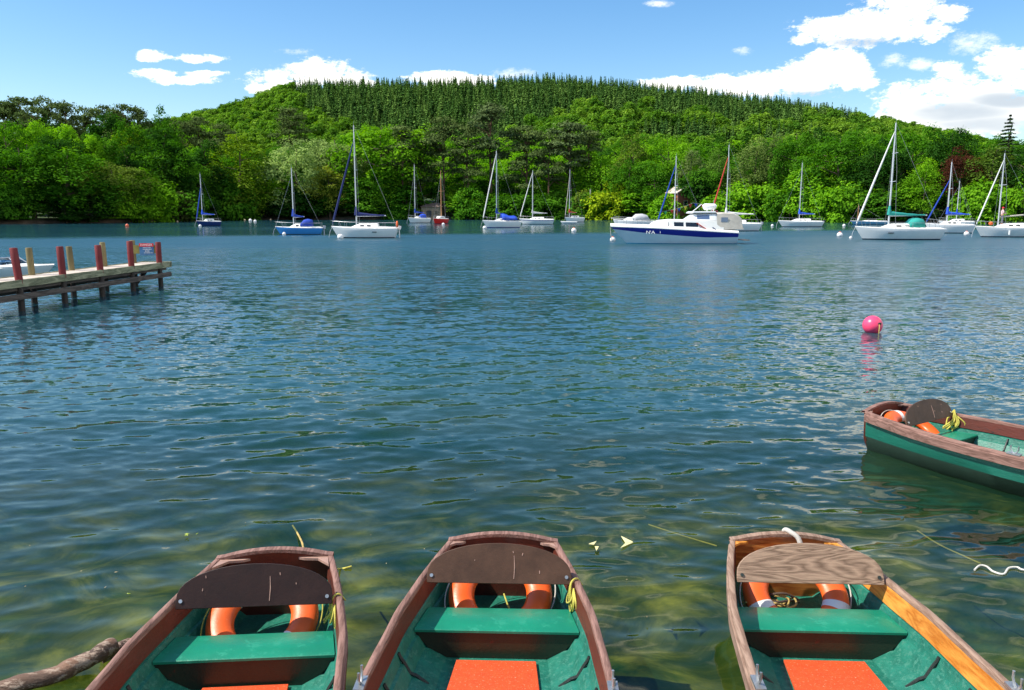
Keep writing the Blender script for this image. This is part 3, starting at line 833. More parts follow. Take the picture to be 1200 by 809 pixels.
# ---- the wooded hill
HB = [leaf_mat('hill leaves', .35, 1.0)]
def hill_variants():
    v = {'b': [], 's': []}
    for s in range(5):
        me, _ = crown_broad('crown', 300 + s, 11.5, 9.6, -.05, 34, 30, .72, rc=(.12, .22), amp=.22, flat=1.05, mat=HILLB)
        v['b'].append(me)
    for s in range(4):
        me, _ = crown_spruce('crown', 320 + s, 13.5, 6.9, 18, 15, 1.35, 3, .02, mat=HILLS, droop=.5, rag=.3, taper=.7)
        v['s'].append(me)
    return v
HILLB = leaf_mat('leaves of the hill oaks', .35, 1.0, False, [(0, (.055, .14, .014)), (.5, (.095, .20, .018)), (1, (.15, .26, .028))])
HILLS = leaf_mat('needles of the hill spruces', .12, 1.0, False, [(0, (.045, .105, .024)), (.5, (.075, .155, .030)), (1, (.125, .215, .044))])
HV = hill_variants()

def conifer_zone(px, py):
    """plantation as seen on the hill face (its outline lies on the ground, found from the photograph)"""
    if px < 330: return False
    w = 6 * math.sin(px * .09) + 4 * math.sin(px * .23)
    lowb = np.interp(px, [330, 350, 400, 440, 560, 600, 640, 690, 760, 800, 860, 900, 960, 985], [98, 112, 140, 172, 172, 158, 132, 119, 124, 131, 139, 138, 136, 132])
    if py < lowb + w: return True
    if 740 < px < 860 and 140 < py < 160 + .1 * w and (px - 740) * .2 + 128 < py: return True
    if 880 < px < 960 and 150 < py < 162: return True
    return False
cand_b, cand_s = [], []
rh = random.Random(21)
D = 285.0
while D < 740:
    step = 6.6
    x = -D * .80
    while x < D * .80:
        X = x + rh.uniform(-2, 2); Y = D + rh.uniform(-2.2, 2.2)
        x += 6.6
        px0 = px_of(X / Y)
        if Y < shore_D(px0) + 66: continue
        z = float(terrain_h(X, Y))
        px, py = proj(X, Y, z + 11)
        if py > yfront(px) + 32: continue
        dens = 1.0 if Y > 560 else 1.0
        if conifer_zone(px, py):
            cand_s.append((X, Y, z, py))
            if rh.random() < .35: cand_s.append((X + 3.3, Y + 3 * rh.uniform(-1, 1), z, py))
        else:
            if rh.random() < .85: cand_b.append((X, Y, z, py))
    D += step
print('hill candidates', len(cand_b), len(cand_s))

def inview(c):
    px, py = proj(c[0], c[1], c[2] + 8)
    return -10 < px < 1210
def place_hill(cands, kind, name, label, cat, group, stuff_name, stuff_label, stuff_cat, nind):
    cands = sorted(cands, key=lambda c: c[1] + (0 if inview(c) else 2000))
    ind, rest = cands[:nind], cands[nind:]
    for c in ind:
        me = rh.choice(HV[kind])
        o = bpy.data.objects.new(name, me); COL.objects.link(o)
        o.location = (c[0], c[1], c[2] - .3)
        s = rh.uniform(.8, 1.25)
        o.rotation_euler = (0, 0, rh.uniform(0, 6.28)); o.scale = (s, s, s * rh.uniform(.9, 1.12))
        setp(o, label, cat, group)
    # the rest: one object that scatters the same trees over its points
    me = bpy.data.meshes.new(stuff_name)
    me.from_pydata([(c[0], c[1], c[2] - .3) for c in rest], [], [])
    o = bpy.data.objects.new(stuff_name, me); COL.objects.link(o)
    setp(o, stuff_label, stuff_cat, None, 'stuff')
    cl = bpy.data.collections.new(stuff_name + '_kinds')
    for i, m in enumerate(HV[kind]):
        q = bpy.data.objects.new(name + '_kind', m); cl.objects.link(q)
    ng = bpy.data.node_groups.new(stuff_name, 'GeometryNodeTree')
    ng.interface.new_socket('Geometry', in_out='INPUT', socket_type='NodeSocketGeometry')
    ng.interface.new_socket('Geometry', in_out='OUTPUT', socket_type='NodeSocketGeometry')
    gi = ng.nodes.new('NodeGroupInput'); go = ng.nodes.new('NodeGroupOutput')
    ip = ng.nodes.new('GeometryNodeInstanceOnPoints'); ci = ng.nodes.new('GeometryNodeCollectionInfo')
    ci.inputs['Collection'].default_value = cl; ci.inputs['Separate Children'].default_value = True; ci.inputs['Reset Children'].default_value = True
    rr = ng.nodes.new('FunctionNodeRandomValue'); rr.data_type = 'FLOAT_VECTOR'
    rr.inputs[0].default_value = (0, 0, 0); rr.inputs[1].default_value = (0, 0, 6.28)
    rs = ng.nodes.new('FunctionNodeRandomValue'); rs.data_type = 'FLOAT'; rs.inputs[2].default_value = .68; rs.inputs[3].default_value = 1.32; rs.inputs['Seed'].default_value = 4
    l = ng.links.new
    l(gi.outputs[0], ip.inputs['Points']); l(ci.outputs[0], ip.inputs['Instance'])
    ip.inputs['Pick Instance'].default_value = True
    l(rr.outputs[0], ip.inputs['Rotation']); l(rs.outputs[1], ip.inputs['Scale'])
    l(ip.outputs[0], go.inputs[0])
    md = o.modifiers.new('scatter', 'NODES'); md.node_group = ng
place_hill(cand_b, 'b', 'hillside_oak', 'rounded broadleaf tree on the lower slope of the wooded hill', 'tree', 'broadleaf trees on the lower hillside',
           'broadleaf_wood', 'broadleaf wood covering the upper hillside as one green mass', 'wood', 60)
place_hill(cand_s, 's', 'hillside_spruce', 'pointed dark spruce in the hill plantation near its lower edge', 'spruce tree', 'spruces at the lower edge of the hill plantation',
           'spruce_plantation', 'dark spruce plantation covering the crest of the hill', 'plantation', 300)
# ------------------------------------------------------------------ rowing boats
TEAL = (.012, .21, .145)
M_HULLIN = paint('teal paint inside hull', (.015, .155, .105), .45, wear=(.045, .20, .14), wear_amt=.85, scale=9, bump=.35, var=.3)
M_HULLOUT = paint('teal paint outside hull', (.008, .125, .085), .4, wear=(.02, .05, .04), wear_amt=.5, scale=5, bump=.3, stretch=(1, .3, 1))
M_BOTTOM = paint('dark green slimy hull bottom', (.012, .035, .022), .6, scale=5, bump=.3)
M_SEAT = paint('green gloss seat paint', (.008, .205, .118), .35, wear=(.02, .25, .15), wear_amt=.7, scale=4, bump=.18, var=.15, fine=30)
M_SEATFR = paint('seat front darkened for shade', (.018, .024, .012), .4, wear=(.08, .018, .008), wear_amt=.45, scale=2.5, bump=.2, var=.4)  # shade and the floor's red bounce put into the green seat's colour
M_FLOOR = paint('orange red floor paint', (.62, .072, .014), .6, wear=(.68, .26, .14), wear_amt=.62, scale=22, bump=.3, var=.14)
M_CAP = wood('weathered brown pink rail', (.14, .068, .048), (.29, .155, .120), .75, 'Y', 9, 4, .35)
M_CAPORANGE = wood('weathered grey brown rail', (.19, .11, .07), (.34, .22, .155), .75, 'Y', 9, 4, .35)
M_STRAKE = paint('red brown stained strake', (.095, .020, .010), .5, wear=(.03, .012, .008), wear_amt=.6, scale=3, bump=.3, var=.45, stretch=(1, .3, 1))
M_STRAKEO = wood('varnished orange strake', (.42, .13, .015), (.75, .33, .06), .35, 'Y', 3, 6, .15)
M_TRANS = paint('dark red brown transom', (.11, .022, .012), .4, wear=(.45, .30, .25), wear_amt=.02, scale=6, bump=.2, var=.4)
M_TRANSO = wood('orange varnished transom', (.28, .065, .012), (.58, .22, .05), .35, 'X', 3, 6, .15)
M_BACK = paint('dark brown varnished backrest', (.075, .038, .022), .5, wear=(.12, .07, .05), wear_amt=.15, scale=6, bump=.15, var=.35, spec=.3)
M_BACKD = paint('near black varnished backrest', (.022, .009, .006), .5, wear=(.06, .03, .02), wear_amt=.2, scale=6, bump=.15, var=.35, spec=.3)
M_BACKO = wood('bare plywood backrest', (.15, .09, .055), (.38, .25, .165), .7, 'X', 3.2, 17, .35)
M_KNEE = paint('pinkish brown corner knee', (.36, .22, .17), .6, bump=.3, scale=8)
M_DARK = paint('dark rib paint', (.02, .03, .025), .5, bump=.3)
M_STEEL = paint('galvanised steel', (.45, .45, .44), .4, metal=.8, bump=.1)
M_ORANGE = paint('orange lifebuoy plastic', (.86, .115, .012), .35, wear=(.86, .28, .12), wear_amt=.12, scale=4, bump=.1, var=.08)
M_ORANGE2 = paint('faded orange lifebuoy plastic', (.84, .125, .018), .4, wear=(.84, .34, .18), wear_amt=.2, scale=4, bump=.1, var=.1)
M_WHITE = paint('white band', (.74, .74, .70), .5, bump=.1, var=.08)
M_YROPE = paint('yellow green rope', (.52, .46, .08), .8, bump=.5, fine=200, var=.35)
M_OROPE = paint('dirty yellow rope', (.48, .34, .10), .8, bump=.5, fine=200, var=.35)
M_WROPE = paint('pale grey rope', (.60, .57, .50), .8, bump=.5, fine=200, var=.2)
M_DROPE = paint('dark wet rope', (.07, .045, .03), .8, bump=.5, fine=200)

BL = 3.95
def wg(s): return float(np.interp(s, [0, .25, .5, .95, 1.65, 2.2, 2.9, 3.4, 3.75, 3.95], [.355, .42, .475, .555, .61, .60, .50, .33, .15, .02]))
def zg(s): return float(np.interp(s, [0, .6, 1.3, 2.2, 3.2, 3.95], [.455, .43, .42, .425, .47, .54]))
def rowing_boat(stern, rz, label, style):
    o = thing('rowing_boat', label, 'rowing boat', (stern.x, stern.y, 0), rz, 'hire rowing boats moored in the foreground')
    orange = style == 'plywood'
    SS = [i * BL / 44 for i in range(45)]
    # hull: outer skin, inner skin with clinker lands
    mb = MB()
    out_rows, in_rows = [], []
    for s in SS:
        w, z = wg(s), zg(s)
        q = min(1, (BL - s) / .9)
        bz = -.09 + .25 * (1 - q) ** 2
        zt = z - .10
        out_rows.append([(x, -s, zz) for x, zz in
            [(-w - .014, z - .02), (-w - .014, zt), (-w - .004, zt - .004), (-w * .955 - .005, zt - .02), (-w * .945, .17), (-w * .80, .02), (-w * .55, bz), (0, bz - .015),
             (w * .55, bz), (w * .80, .02), (w * .945, .17), (w * .955 + .005, zt - .02), (w + .004, zt - .004), (w + .014, zt), (w + .014, z - .02)]])
        fz = .062 + .22 * (1 - q) ** 2
        hw = [(-1, z - .02), (-.985, z - .15), (-.965, z - .155), (-.93, .205), (-.895, .20), (-.82, .125), (-.775, .12), (-.60, fz + .006), (-.58, fz), (0, fz)]
        row = [(a * (w - .012), -s, zz) for a, zz in hw] + [(-a * (w - .012), -s, zz) for a, zz in hw[-2::-1]]
        in_rows.append(row)
    mb.grid(out_rows, mats=[1, 1, 1, 1, 2, 2, 2, 2, 2, 2, 1, 1, 1, 1])
    mb.grid(in_rows, m=0)
    mb.build('hull', [M_HULLIN, M_HULLOUT, M_BOTTOM], o, smooth=25)
    # inner stained strake and outer rubbing band, left and right
    for sgn in (-1, 1):
        mb = MB()
        rows = []
        for s in SS:
            w, z = wg(s), zg(s)
            rows.append([(sgn * (w - .014), -s, z - .015), (sgn * (w * .985 - .022), -s, z - .135), (sgn * (w * .985 - .012), -s, z - .142)])
        mb.grid(rows)
        strake_mat = M_STRAKEO if (orange and sgn > 0) else M_STRAKE  # right strake of the plywood boat is orange varnished, the others stained
        mb.build('inner_strake', strake_mat, o)
        mb = MB(); rows = []
        for s in SS:
            w, z = wg(s), zg(s)
            rows.append([(sgn * (w + .016), -s, z - .02), (sgn * (w + .030), -s, z - .03), (sgn * (w + .028), -s, z - .105), (sgn * (w + .012), -s, z - .11)])
        mb.grid(rows)
        mb.build('rubbing_band', M_CAP if not orange else M_CAPORANGE, o)
        mb = MB(); rows = []
        jr = random.Random(int(rz * 100) + sgn)
        for s in SS:
            w, z = wg(s), zg(s)
            j = jr.uniform(-.0016, .0016)
            a, b = w - .017 + j, w + .021 + j
            if s > 3.7: a = max(a, .001)
            rows.append([(sgn * a, -s, z - .022), (sgn * a, -s, z + .006), (sgn * (a + .006), -s, z + .011), (sgn * (b - .006), -s, z + .011), (sgn * b, -s, z + .005), (sgn * b, -s, z - .024)])
        mb.grid(rows, closed=True)
        mb.build('gunwale', M_CAP if not orange else M_CAPORANGE, o, smooth=50)
    # transom with an arched top
    w0 = .355
    def arch(x): return zg(0) + .050 * (1 - (x / w0) ** 2)
    xs = [w0 * (-1 + 2 * i / 16) for i in range(17)]
    for nm, y0, y1, mt, up in (('transom', .022, -.012, M_TRANSO if orange else M_TRANS, 0),):
        mb = MB()
        poly = [(x * .995, arch(x)) for x in xs] + [(w0 * .93, .13), (w0 * .6, -.05), (-w0 * .6, -.05), (-w0 * .93, .13)]
        mb.prism(poly, y1, y0)
        tr = mb.build(nm, mt, o, smooth=30)
    mb = MB(); rows = []
    for x in [w0 * 1.06 * (-1 + 2 * i / 16) for i in range(17)]:
        z = arch(max(-w0, min(w0, x)))
        rows.append([(x, -.020, z - .01), (x, -.020, z + .012), (x, .034, z + .012), (x, .034, z - .012)])
    mb.grid(rows, closed=True)
    mb.build('transom_cap', M_CAP if not orange else M_CAPORANGE, tr, smooth=50)
    tr.children[0].parent = tr
    # bolts on the transom
    for sgn in (-1, 1):
        mb = MB()
        k = .20 if style == 'dark' else .10
        mb.prism([(sgn * (w0 - .02), 0), (sgn * (w0 - .02), .018), (sgn * (w0 - k), .018), (sgn * (w0 - k), 0)], -.014, -.02)
        mb.v = []; mb.f = []; mb.m = []
        z = zg(0) - .012
        tri = [(sgn * (w0 - .012), -.014), (sgn * (w0 - k), -.014), (sgn * (w0 - k * .8), -.034), (sgn * (w0 - k * .35), -.045), (sgn * (w0 + .012), -.14 if style == 'dark' else -.09)]
        n = len(tri)
        vs = [(x, y, z) for x, y in tri] + [(x, y, z + .016) for x, y in tri]
        mb.add(vs, [tuple(range(n - 1, -1, -1)), tuple(range(n, 2 * n))] + [(i, (i + 1) % n, n + (i + 1) % n, n + i) for i in range(n)])
        mb.build('corner_knee', M_STRAKEO if orange else M_KNEE, o, smooth=0)
    # passenger's backrest: a board with a rounded top, leaning towards the stern
    sb = {'dark': .585, 'brown': .55, 'plywood': .55}[style]; bw = .450
    pts = [(-bw, 0), (-bw * 1.0, .045)]
    for i in range(21):
        a = PI - PI * i / 20
        pts.append((bw * math.cos(a), .045 + .20 * math.sin(a) ** .85 if 0 < i < 20 else .045))
    pts += [(bw, 0)]
    pts2 = []
    for p in pts:
        if not pts2 or (abs(p[0] - pts2[-1][0]) + abs(p[1] - pts2[-1][1])) > 1e-4: pts2.append(p)
    mb = MB()
    mb.prism(pts2, -.010, .010)
    b = mb.build('backrest', M_BACKO if orange else (M_BACKD if style == 'dark' else M_BACK), o, smooth=30, bevel=.003)
    b.location = (0, -sb, zg(sb) - .02); b.rotation_euler = (math.radians(-22), 0, 0)
    # paint scuffs and the bolt heads that hold the board
    for sgn in (-1, 1):
        mb = MB(); mb.tube([(sgn * (bw - .03), -.011, .045), (sgn * (bw - .03), -.017, .045)], .011, 10)
        mb.build('bolt', M_STEEL if not orange else M_DARK, b)
    if not orange:
        jr = random.Random(int(abs(stern.x) * 91))
        x0 = jr.uniform(.05, .12)
        mb = MB(); mb.tube([(x0, -.0105, .03), (x0 + .004, -.0105, .10), (x0, -.0105, .17)], [.0025, .0035, .0015], 5)
        mb.build('paint_scuff', M_KNEE, b)
        for k in range(4):
            x = jr.uniform(-.3, .3); z = jr.uniform(.06, .2)
            mb = MB(); mb.tube([(x, -.0105, z), (x + jr.uniform(-.004, .004), -.0105, z + jr.uniform(.006, .018))], .003, 5)
            mb.build('paint_scuff', M_KNEE, b)
    # thwart seats with a boxed front
    def seat(s0, s1, z, front=True):
        a, c = wg(s0) - .022, wg(s1) - .022
        mb = MB()
        n = 6
        rows = []
        rr = .012
        for (s, zz, w) in [(s0, z - .03, a), (s0, z - .004, a), (s0 + .006, z, a), (s1 - .008, z, c), (s1, z - .006, c), (s1, z - .020, c)]:
            rows.append([(-w * .955, -s, zz), (0, -s, zz), (w * .955, -s, zz)])
        mb.grid(rows)
        st = mb.build('seat', M_SEAT, o, smooth=50)
        if front:
            mb = MB()
            w = c
            y = -s1 + .012
            prof = [(-.955 * w, z - .02), (-.93 * w, .20), (-.80 * w, .125), (-.58 * w, .064), (.58 * w, .064), (.80 * w, .125), (.93 * w, .20), (.955 * w, z - .02)]
            mb.add([(x, y, zz) for x, zz in prof], [tuple(range(8))])
            y2 = -s0 - .012; w = a
            prof = [(-.955 * w, z - .02), (-.93 * w, .20), (-.80 * w, .125), (-.58 * w, .064), (.58 * w, .064), (.80 * w, .125), (.93 * w, .20), (.955 * w, z - .02)]
            mb.add([(x, y2, zz) for x, zz in prof], [tuple(range(8))])
            mb.build('seat_front', M_SEATFR, st, smooth=0)
    seat(.60 if style == 'dark' else .55, .865 if style == 'dark' else .825, .25)
    seat(1.75, 2.0, .25)
    seat(2.85, 3.08, .30, False)
    # floor board
    mb = MB()
    mb.grid([[(-.235, -.87, .068), (-.235, -.87, .083), (.235, -.87, .083), (.235, -.87, .068)], [(-.30, -1.74, .068), (-.30, -1.74, .083), (.30, -1.74, .083), (.30, -1.74, .068)]])
    mb.add([(-.30, -1.74, .068), (-.30, -1.74, .083), (.30, -1.74, .083), (.30, -1.74, .068)], [(0, 1, 2, 3)])
    mb.build('floor_board', M_FLOOR, o, smooth=0, bevel=.003)
    # steamed ribs up the sides
    for s in (1.12, 1.42, 2.15, 2.45):
        for sgn in (-1, 1):
            w = wg(s)
            mb = MB()
            hw = [(.66, .075), (.78, .128), (.84, .142), (.90, .205), (.94, .24), (.955, zg(s) - .16)]
            mb.tube([(sgn * a * (w - .012), -s, zz + .004) for a, zz in hw], .010, 6)
            mb.build('rib', M_DARK, o)
    # rowlock on each side
    for sgn in (-1, 1):
        s = 1.70; w = wg(s); z = zg(s)
        mb = MB()
        mb.box((sgn * w, -s, z + .018), (.05, .12, .014))
        for k in (-1, 1):
            mb.tube([(sgn * w, -s, z + .02), (sgn * w, -s + k * .02, z + .035), (sgn * w, -s + k * .036, z + .06), (sgn * w, -s + k * .034, z + .095)], .007, 6)
        mb.build('rowlock', M_STEEL, o)
    return o

def place_xy(o, x, y, z):
    """a point given in a boat's own frame"""
    c, s = math.cos(o.rotation_euler.z), math.sin(o.rotation_euler.z)
    return Vector((o.location.x + c * x - s * y, o.location.y + s * x + c * y, z))

def lifebuoy(boat, label, mat, bands, tilt=33, cx=0.0, R=.252, r=.083, spin=0.0, rope=None, cy=-.37, cz=.25):
    p = place_xy(boat, cx, cy, cz)
    o = thing('lifebuoy', label, 'lifebuoy', p, boat.rotation_euler.z, 'lifebuoys lying in the sterns of the rowing boats')
    o.rotation_euler = (math.radians(tilt), 0, boat.rotation_euler.z)
    NU, NV = 64, 18
    def pt(a, b, k=1.0): 
        rr = R + r * k * math.cos(b)
        return (rr * math.cos(a), rr * math.sin(a), r * .62 * k * math.sin(b))
    mb = MB()
    mb.grid([[pt(2 * PI * i / NU, 2 * PI * j / NV) for j in range(NV)] for i in range(NU + 1)], closed=True)
    mb.build('ring', mat, o, smooth=60)
    for a0 in bands:
        a0 = math.radians(a0)
        mb = MB()
        mb.grid([[pt(a0 + .24 * (i / 6 - .5), 2 * PI * j / NV, 1.02) for j in range(NV)] for i in range(7)], closed=True)
        mb.build('band', M_WHITE, o, smooth=60)
    mb = MB()
    # grab line looped round the outside
    pts = []
    for i in range(97):
        a = 2 * PI * i / 96
        k = abs(math.sin(2 * a + .6))
        rr = R + r * 1.04 + .028 * k
        pts.append((rr * math.cos(a), rr * math.sin(a), .012 * math.sin(5 * a)))
    mb.tube(pts, .0045, 6, caps=False)
    mb.build('grab_line', rope or M_WROPE, o)
    return o

def rope(name, label, pts, r, mat, cat='rope', group=None, parent=None):
    mb = MB()
    # smooth the given points
    P_ = [Vector(p) for p in pts]
    out = []
    for i in range(len(P_) - 1):
        p0, p1, p2, p3 = P_[max(i - 1, 0)], P_[i], P_[i + 1], P_[min(i + 2, len(P_) - 1)]
        for k in range(6):
            t = k / 6
            out.append(.5 * ((2 * p1) + (p2 - p0) * t + (2 * p0 - 5 * p1 + 4 * p2 - p3) * t * t + (3 * p1 - p0 - 3 * p2 + p3) * t ** 3))
    out.append(P_[-1])
    mb.tube(out, r, 6)
    ob = mb.build(name, mat, parent, smooth=80)
    if not parent: setp(ob, label, cat, group)
    return ob

# stern points from the photograph (transom tops), headings from the boats' centre lines
b1 = rowing_boat(Vector((-1.555, 5.02, 0)), math.radians(4.5), 'left rowing boat with dark backrest, nearest the floating log', 'dark')
b2 = rowing_boat(Vector((-.062, 5.28, 0)), math.radians(-2.1), 'middle rowing boat with dark brown backrest and red floor board', 'brown')
b3 = rowing_boat(Vector((1.88, 5.28, 0)), math.radians(-2.6), 'rowing boat with bare plywood backrest and varnished orange side', 'plywood')
b4 = rowing_boat(Vector((4.30, 9.12, 0)), math.radians(33.5), 'green rowing boat seen from outside, apart at the right edge', 'brown')

lifebuoy(b1, 'orange lifebuoy with white band in the boat nearest the log', M_ORANGE2, (-38, 52, 142, 232), rope=M_YROPE, spin=0, cy=-.41, cz=.235)
lifebuoy(b2, 'plain bright orange lifebuoy in the middle rowing boat', M_ORANGE, (80,), rope=M_WROPE)
lifebuoy(b3, 'orange lifebuoy with two white bands below the plywood backrest', M_ORANGE2, (-22, 205, 80), rope=M_WROPE, cx=-.03)
lifebuoy(b4, 'orange lifebuoy half hidden by the backrest of the boat at the right edge', M_ORANGE, (80,), tilt=26, cz=.27)

def rope_bundle(name, boat, label, strands, mat, r=.0055):
    o = thing(name, label, 'rope', (0, 0, 0), 0)
    for s in strands:
        rope('strand', None, [place_xy(boat, x, -sy, z) for (x, sy, z) in s], r, mat, parent=o)
    return o
def hanging(x, s, z0, z1, n=5, seed=0, spread=.05):
    r = random.Random(seed); out = []
    for k in range(n):
        a = r.uniform(-spread, spread); b = r.uniform(-spread, spread) + .02
        out.append([(x + .035, s - .02, z0 - .03), (x, s, z0 + .022), (x - .035, s + .01 + a * .3, z0), (x - .05 + a * .3, s + a, (z0 + z1) / 2 + r.uniform(-.03, .03)), (x - .07 + b, s + b, z1 + r.uniform(-.01, .05)), (x - .04 + b * .5, s + b + .05, (z0 + z1) / 2), (x - .02, s + .03, z0 - .03)])
    return out
rope_bundle('rope_bundle', b1, 'yellow rope hitched over the rail of the boat nearest the log', hanging(wg(.55), .55, zg(.55), .24, 5, 1) + [[(.0, .50, .13), (-.06, .52, .16), (-.10, .46, .12), (-.02, .42, .1), (.06, .5, .12), (.12, .47, .15), (.10, .42, .13)]], M_YROPE)
rope_bundle('rope_bundle', b2, 'yellow rope hitched over the rail of the middle boat', hanging(wg(.55), .55, zg(.55), .25, 4, 2) + [[(.02, .3, .22), (.06, .42, .18), (.10, .48, .16), (.18, .46, .15), (.05, .50, .17), (.12, .5, .18)]], M_YROPE)
tang = []
r_ = random.Random(9)
for k in range(5):
    c = (-.36 + .06 * k, .42)
    tang.append([(c[0] + r_.uniform(-.09, .12), c[1] + r_.uniform(-.08, .09), .17 + r_.uniform(-.03, .06)) for _ in range(8)])
rope_bundle('rope_bundle', b3, 'tangle of dirty yellow rope at the left below the plywood backrest', tang, M_OROPE, .007)
rope_bundle('rope_bundle', b3, 'dark wet rope lying behind the plywood backrest boat tangle', [[(-.25, .38, .2), (-.15, .42, .22), (-.05, .36, .2), (.02, .3, .16)], [(-.2, .33, .22), (-.1, .36, .25), (0, .34, .2)]], M_DROPE, .008)
rope_bundle('rope_bundle', b4, 'yellow rope hitched over the rail of the boat at the right edge', hanging(wg(.55), .55, zg(.55) + .02, .24, 6, 3, .08), M_YROPE, .008)
rope('painter_rope', 'white rope looped over the transom of the plywood backrest boat', [place_xy(b3, .03, .06, .0), place_xy(b3, .02, .05, .40), place_xy(b3, .0, .035, .52), place_xy(b3, .035, -.02, .525), place_xy(b3, .075, -.05, .49), place_xy(b3, .09, -.07, .40), place_xy(b3, .08, -.12, .25)], .017, M_WROPE)
rope('mooring_line', 'thin brown line trailing into the water behind the left boat', [P(356, 646, .35), P(354, 636, .15), P(348, 624, .0), P(343, 616, -.02)], .008, M_OROPE)
rope('mooring_line', 'short yellow line floating right of the left boat', [P(391, 667, .3), P(398, 667, .01), P(405, 666, .005), P(412, 664, .01)], .008, M_YROPE)
rope('floating_line', 'pale curled line floating at the right, beyond the plywood backrest boat', [P(1142, 668, 0.004), P(1148, 663, .01), P(1156, 664, .012), P(1164, 670, .008), P(1176, 673, .012), P(1182, 666, .012), P(1192, 665, .012), P(1199, 668, .012), P(1225, 672, 0)], .008, M_WROPE)
rope('sunken_line', 'long yellowish line lying under the water towards the plywood backrest boat', [P(840, 640, -.03), P(800, 628, -.05), P(1055, 610, -.05)][:2] + [P(760, 615, -.08)], .006, M_OROPE)
rope('sunken_line', 'thin pale line running under water beside the curled floating line', [P(1075, 622, -.03), P(1100, 638, -.02), P(1130, 652, -.02), P(1150, 661, -.01)], .006, M_OROPE)

# ------------------------------------------------------------------ driftwood
M_LOG = paint('wet stained driftwood', (.16, .085, .05), .7, wear=(.36, .26, .19), wear_amt=1.0, scale=4, bump=1.0, var=.7, fine=30, stretch=(.5, 1.6, 1.6))
M_LOGEND = wood('pale sawn log end', (.35, .25, .17), (.62, .50, .38), .8, 'Z', 4, 7, .3)
lg = thing('driftwood_log', 'bent driftwood log with pale sawn end floating by the left boat', 'log')
A = [P(133, 757, .10), P(118, 765, .10), P(98, 776, .07), P(70, 789, .05), P(35, 799, .03), P(0, 809, .01), P(-60, 840, -.04), P(-140, 880, -.10)]
mb = MB()
pts = []; rs = []
for i in range(len(A) - 1):
    for k in range(6):
        t = k / 6; q = A[i].lerp(A[i + 1], t)
        j = i + t
        pts.append(q + Vector((0, 0, .003 * math.sin(j * 3.3)))); rs.append((.050 + .003 * math.sin(j * 3.1) + .002 * math.sin(j * 7.7)))
mb.tube(pts, rs, 18)
mb.build('stem', M_LOG, lg, smooth=70)
mb = MB(); d_ = (A[0] - A[1]).normalized()
mb.tube([A[0] - d_ * .002, A[0] + d_ * .008], [.045, .040], 18); mb.build('sawn_end', M_LOGEND, lg, smooth=40)
mb = MB(); mb.tube([P(118, 772, .03), P(136, 762, .05), P(152, 753, .04)], [.035, .04, .03], 9); mb.build('branch_stub', M_LOG, lg)

# ------------------------------------------------------------------ floating leaves and sunken things
M_LEAF1 = paint('yellow green floating leaf', (.34, .42, .04), .6, bump=0, var=.4)
M_LEAF2 = paint('pale brown floating leaf', (.48, .36, .18), .6, bump=0, var=.3)
def sprig(px, py, n, size, label, mat):
    mb = MB(); r = random.Random(px * 7 + py); c = P(px, py, .012)
    for k in range(n):
        a = r.uniform(0, 6.28); q = c + Vector((r.uniform(-1, 1) * size * 1.6, r.uniform(-1, 1) * size * .9, r.uniform(0, .008)))
        u = Vector((math.cos(a), math.sin(a), r.uniform(-.1, .25))) * size * r.uniform(.4, .8); w = Vector((-math.sin(a), math.cos(a), 0)) * size * .22
        t = Vector((0, 0, .004))
        mb.add([q - u, q - w, q + u, q + w, q + t], [(0, 1, 4), (1, 2, 4), (2, 3, 4), (3, 0, 4), (3, 2, 1, 0)])
    setp(mb.build('floating_leaf', mat, smooth=0), label, 'leaf', 'leaves floating on the water')
sprig(223, 731, 9, .035, 'green leaf sprig floating left of the left boat', M_LEAF1)
sprig(224, 627, 5, .03, 'pale green leaf scrap floating above the left boat', M_LEAF1)
sprig(152, 697, 2, .02, 'small leaf scrap floating left of the left boat', M_LEAF1)
for i, (px, py) in enumerate([(97, 669), (131, 672), (31, 688), (126, 689), (499, 644), (289, 612), (456, 661), (870, 641), (1020, 520), (438, 628), (880, 705), (730, 680), (36, 640), (560, 575), (935, 730), (420, 735), (760, 725)]):
    sprig(px, py, 1, .018, 'tiny pale leaf fleck floating on the open water', M_LEAF2)
M_BAG = paint('yellowish sunken plastic', (.13, .15, .04), .4, wear=(.45, .45, .14), wear_amt=.8, scale=6, bump=.2)
_nt = M_BAG.node_tree; _b = [n for n in _nt.nodes if n.type == 'BSDF_PRINCIPLED'][0]; _o = [n for n in _nt.nodes if n.type == 'OUTPUT_MATERIAL'][0]
_t = N(_nt, 'ShaderNodeBsdfTransparent'); _x = N(_nt, 'ShaderNodeMixShader', i_0=.8); _nt.links.new(_b.outputs[0], _x.inputs[1]); _nt.links.new(_t.outputs[0], _x.inputs[2]); _nt.links.new(_x.outputs[0], _o.inputs[0])
mb = MB(); rows = []
corners = [P(690, 637, -.03), P(733, 630, -.03), P(742, 639, -.03), P(706, 650, -.03)]
for i in range(7):
    row = []
    for j in range(7):
        a, b = i / 6, j / 6
        q = corners[0].lerp(corners[1], a).lerp(corners[3].lerp(corners[2], a), b)
        row.append(q + Vector((0, 0, .03 * math.sin(a * 5 + b * 3) - .02 + (.035 if a > .9 else 0))))
    rows.append(row)
mb.grid(rows)
ob = mb.build('sunken_bag', M_BAG); setp(ob, 'yellowish crumpled plastic bag just under the water between the boats', 'bag')
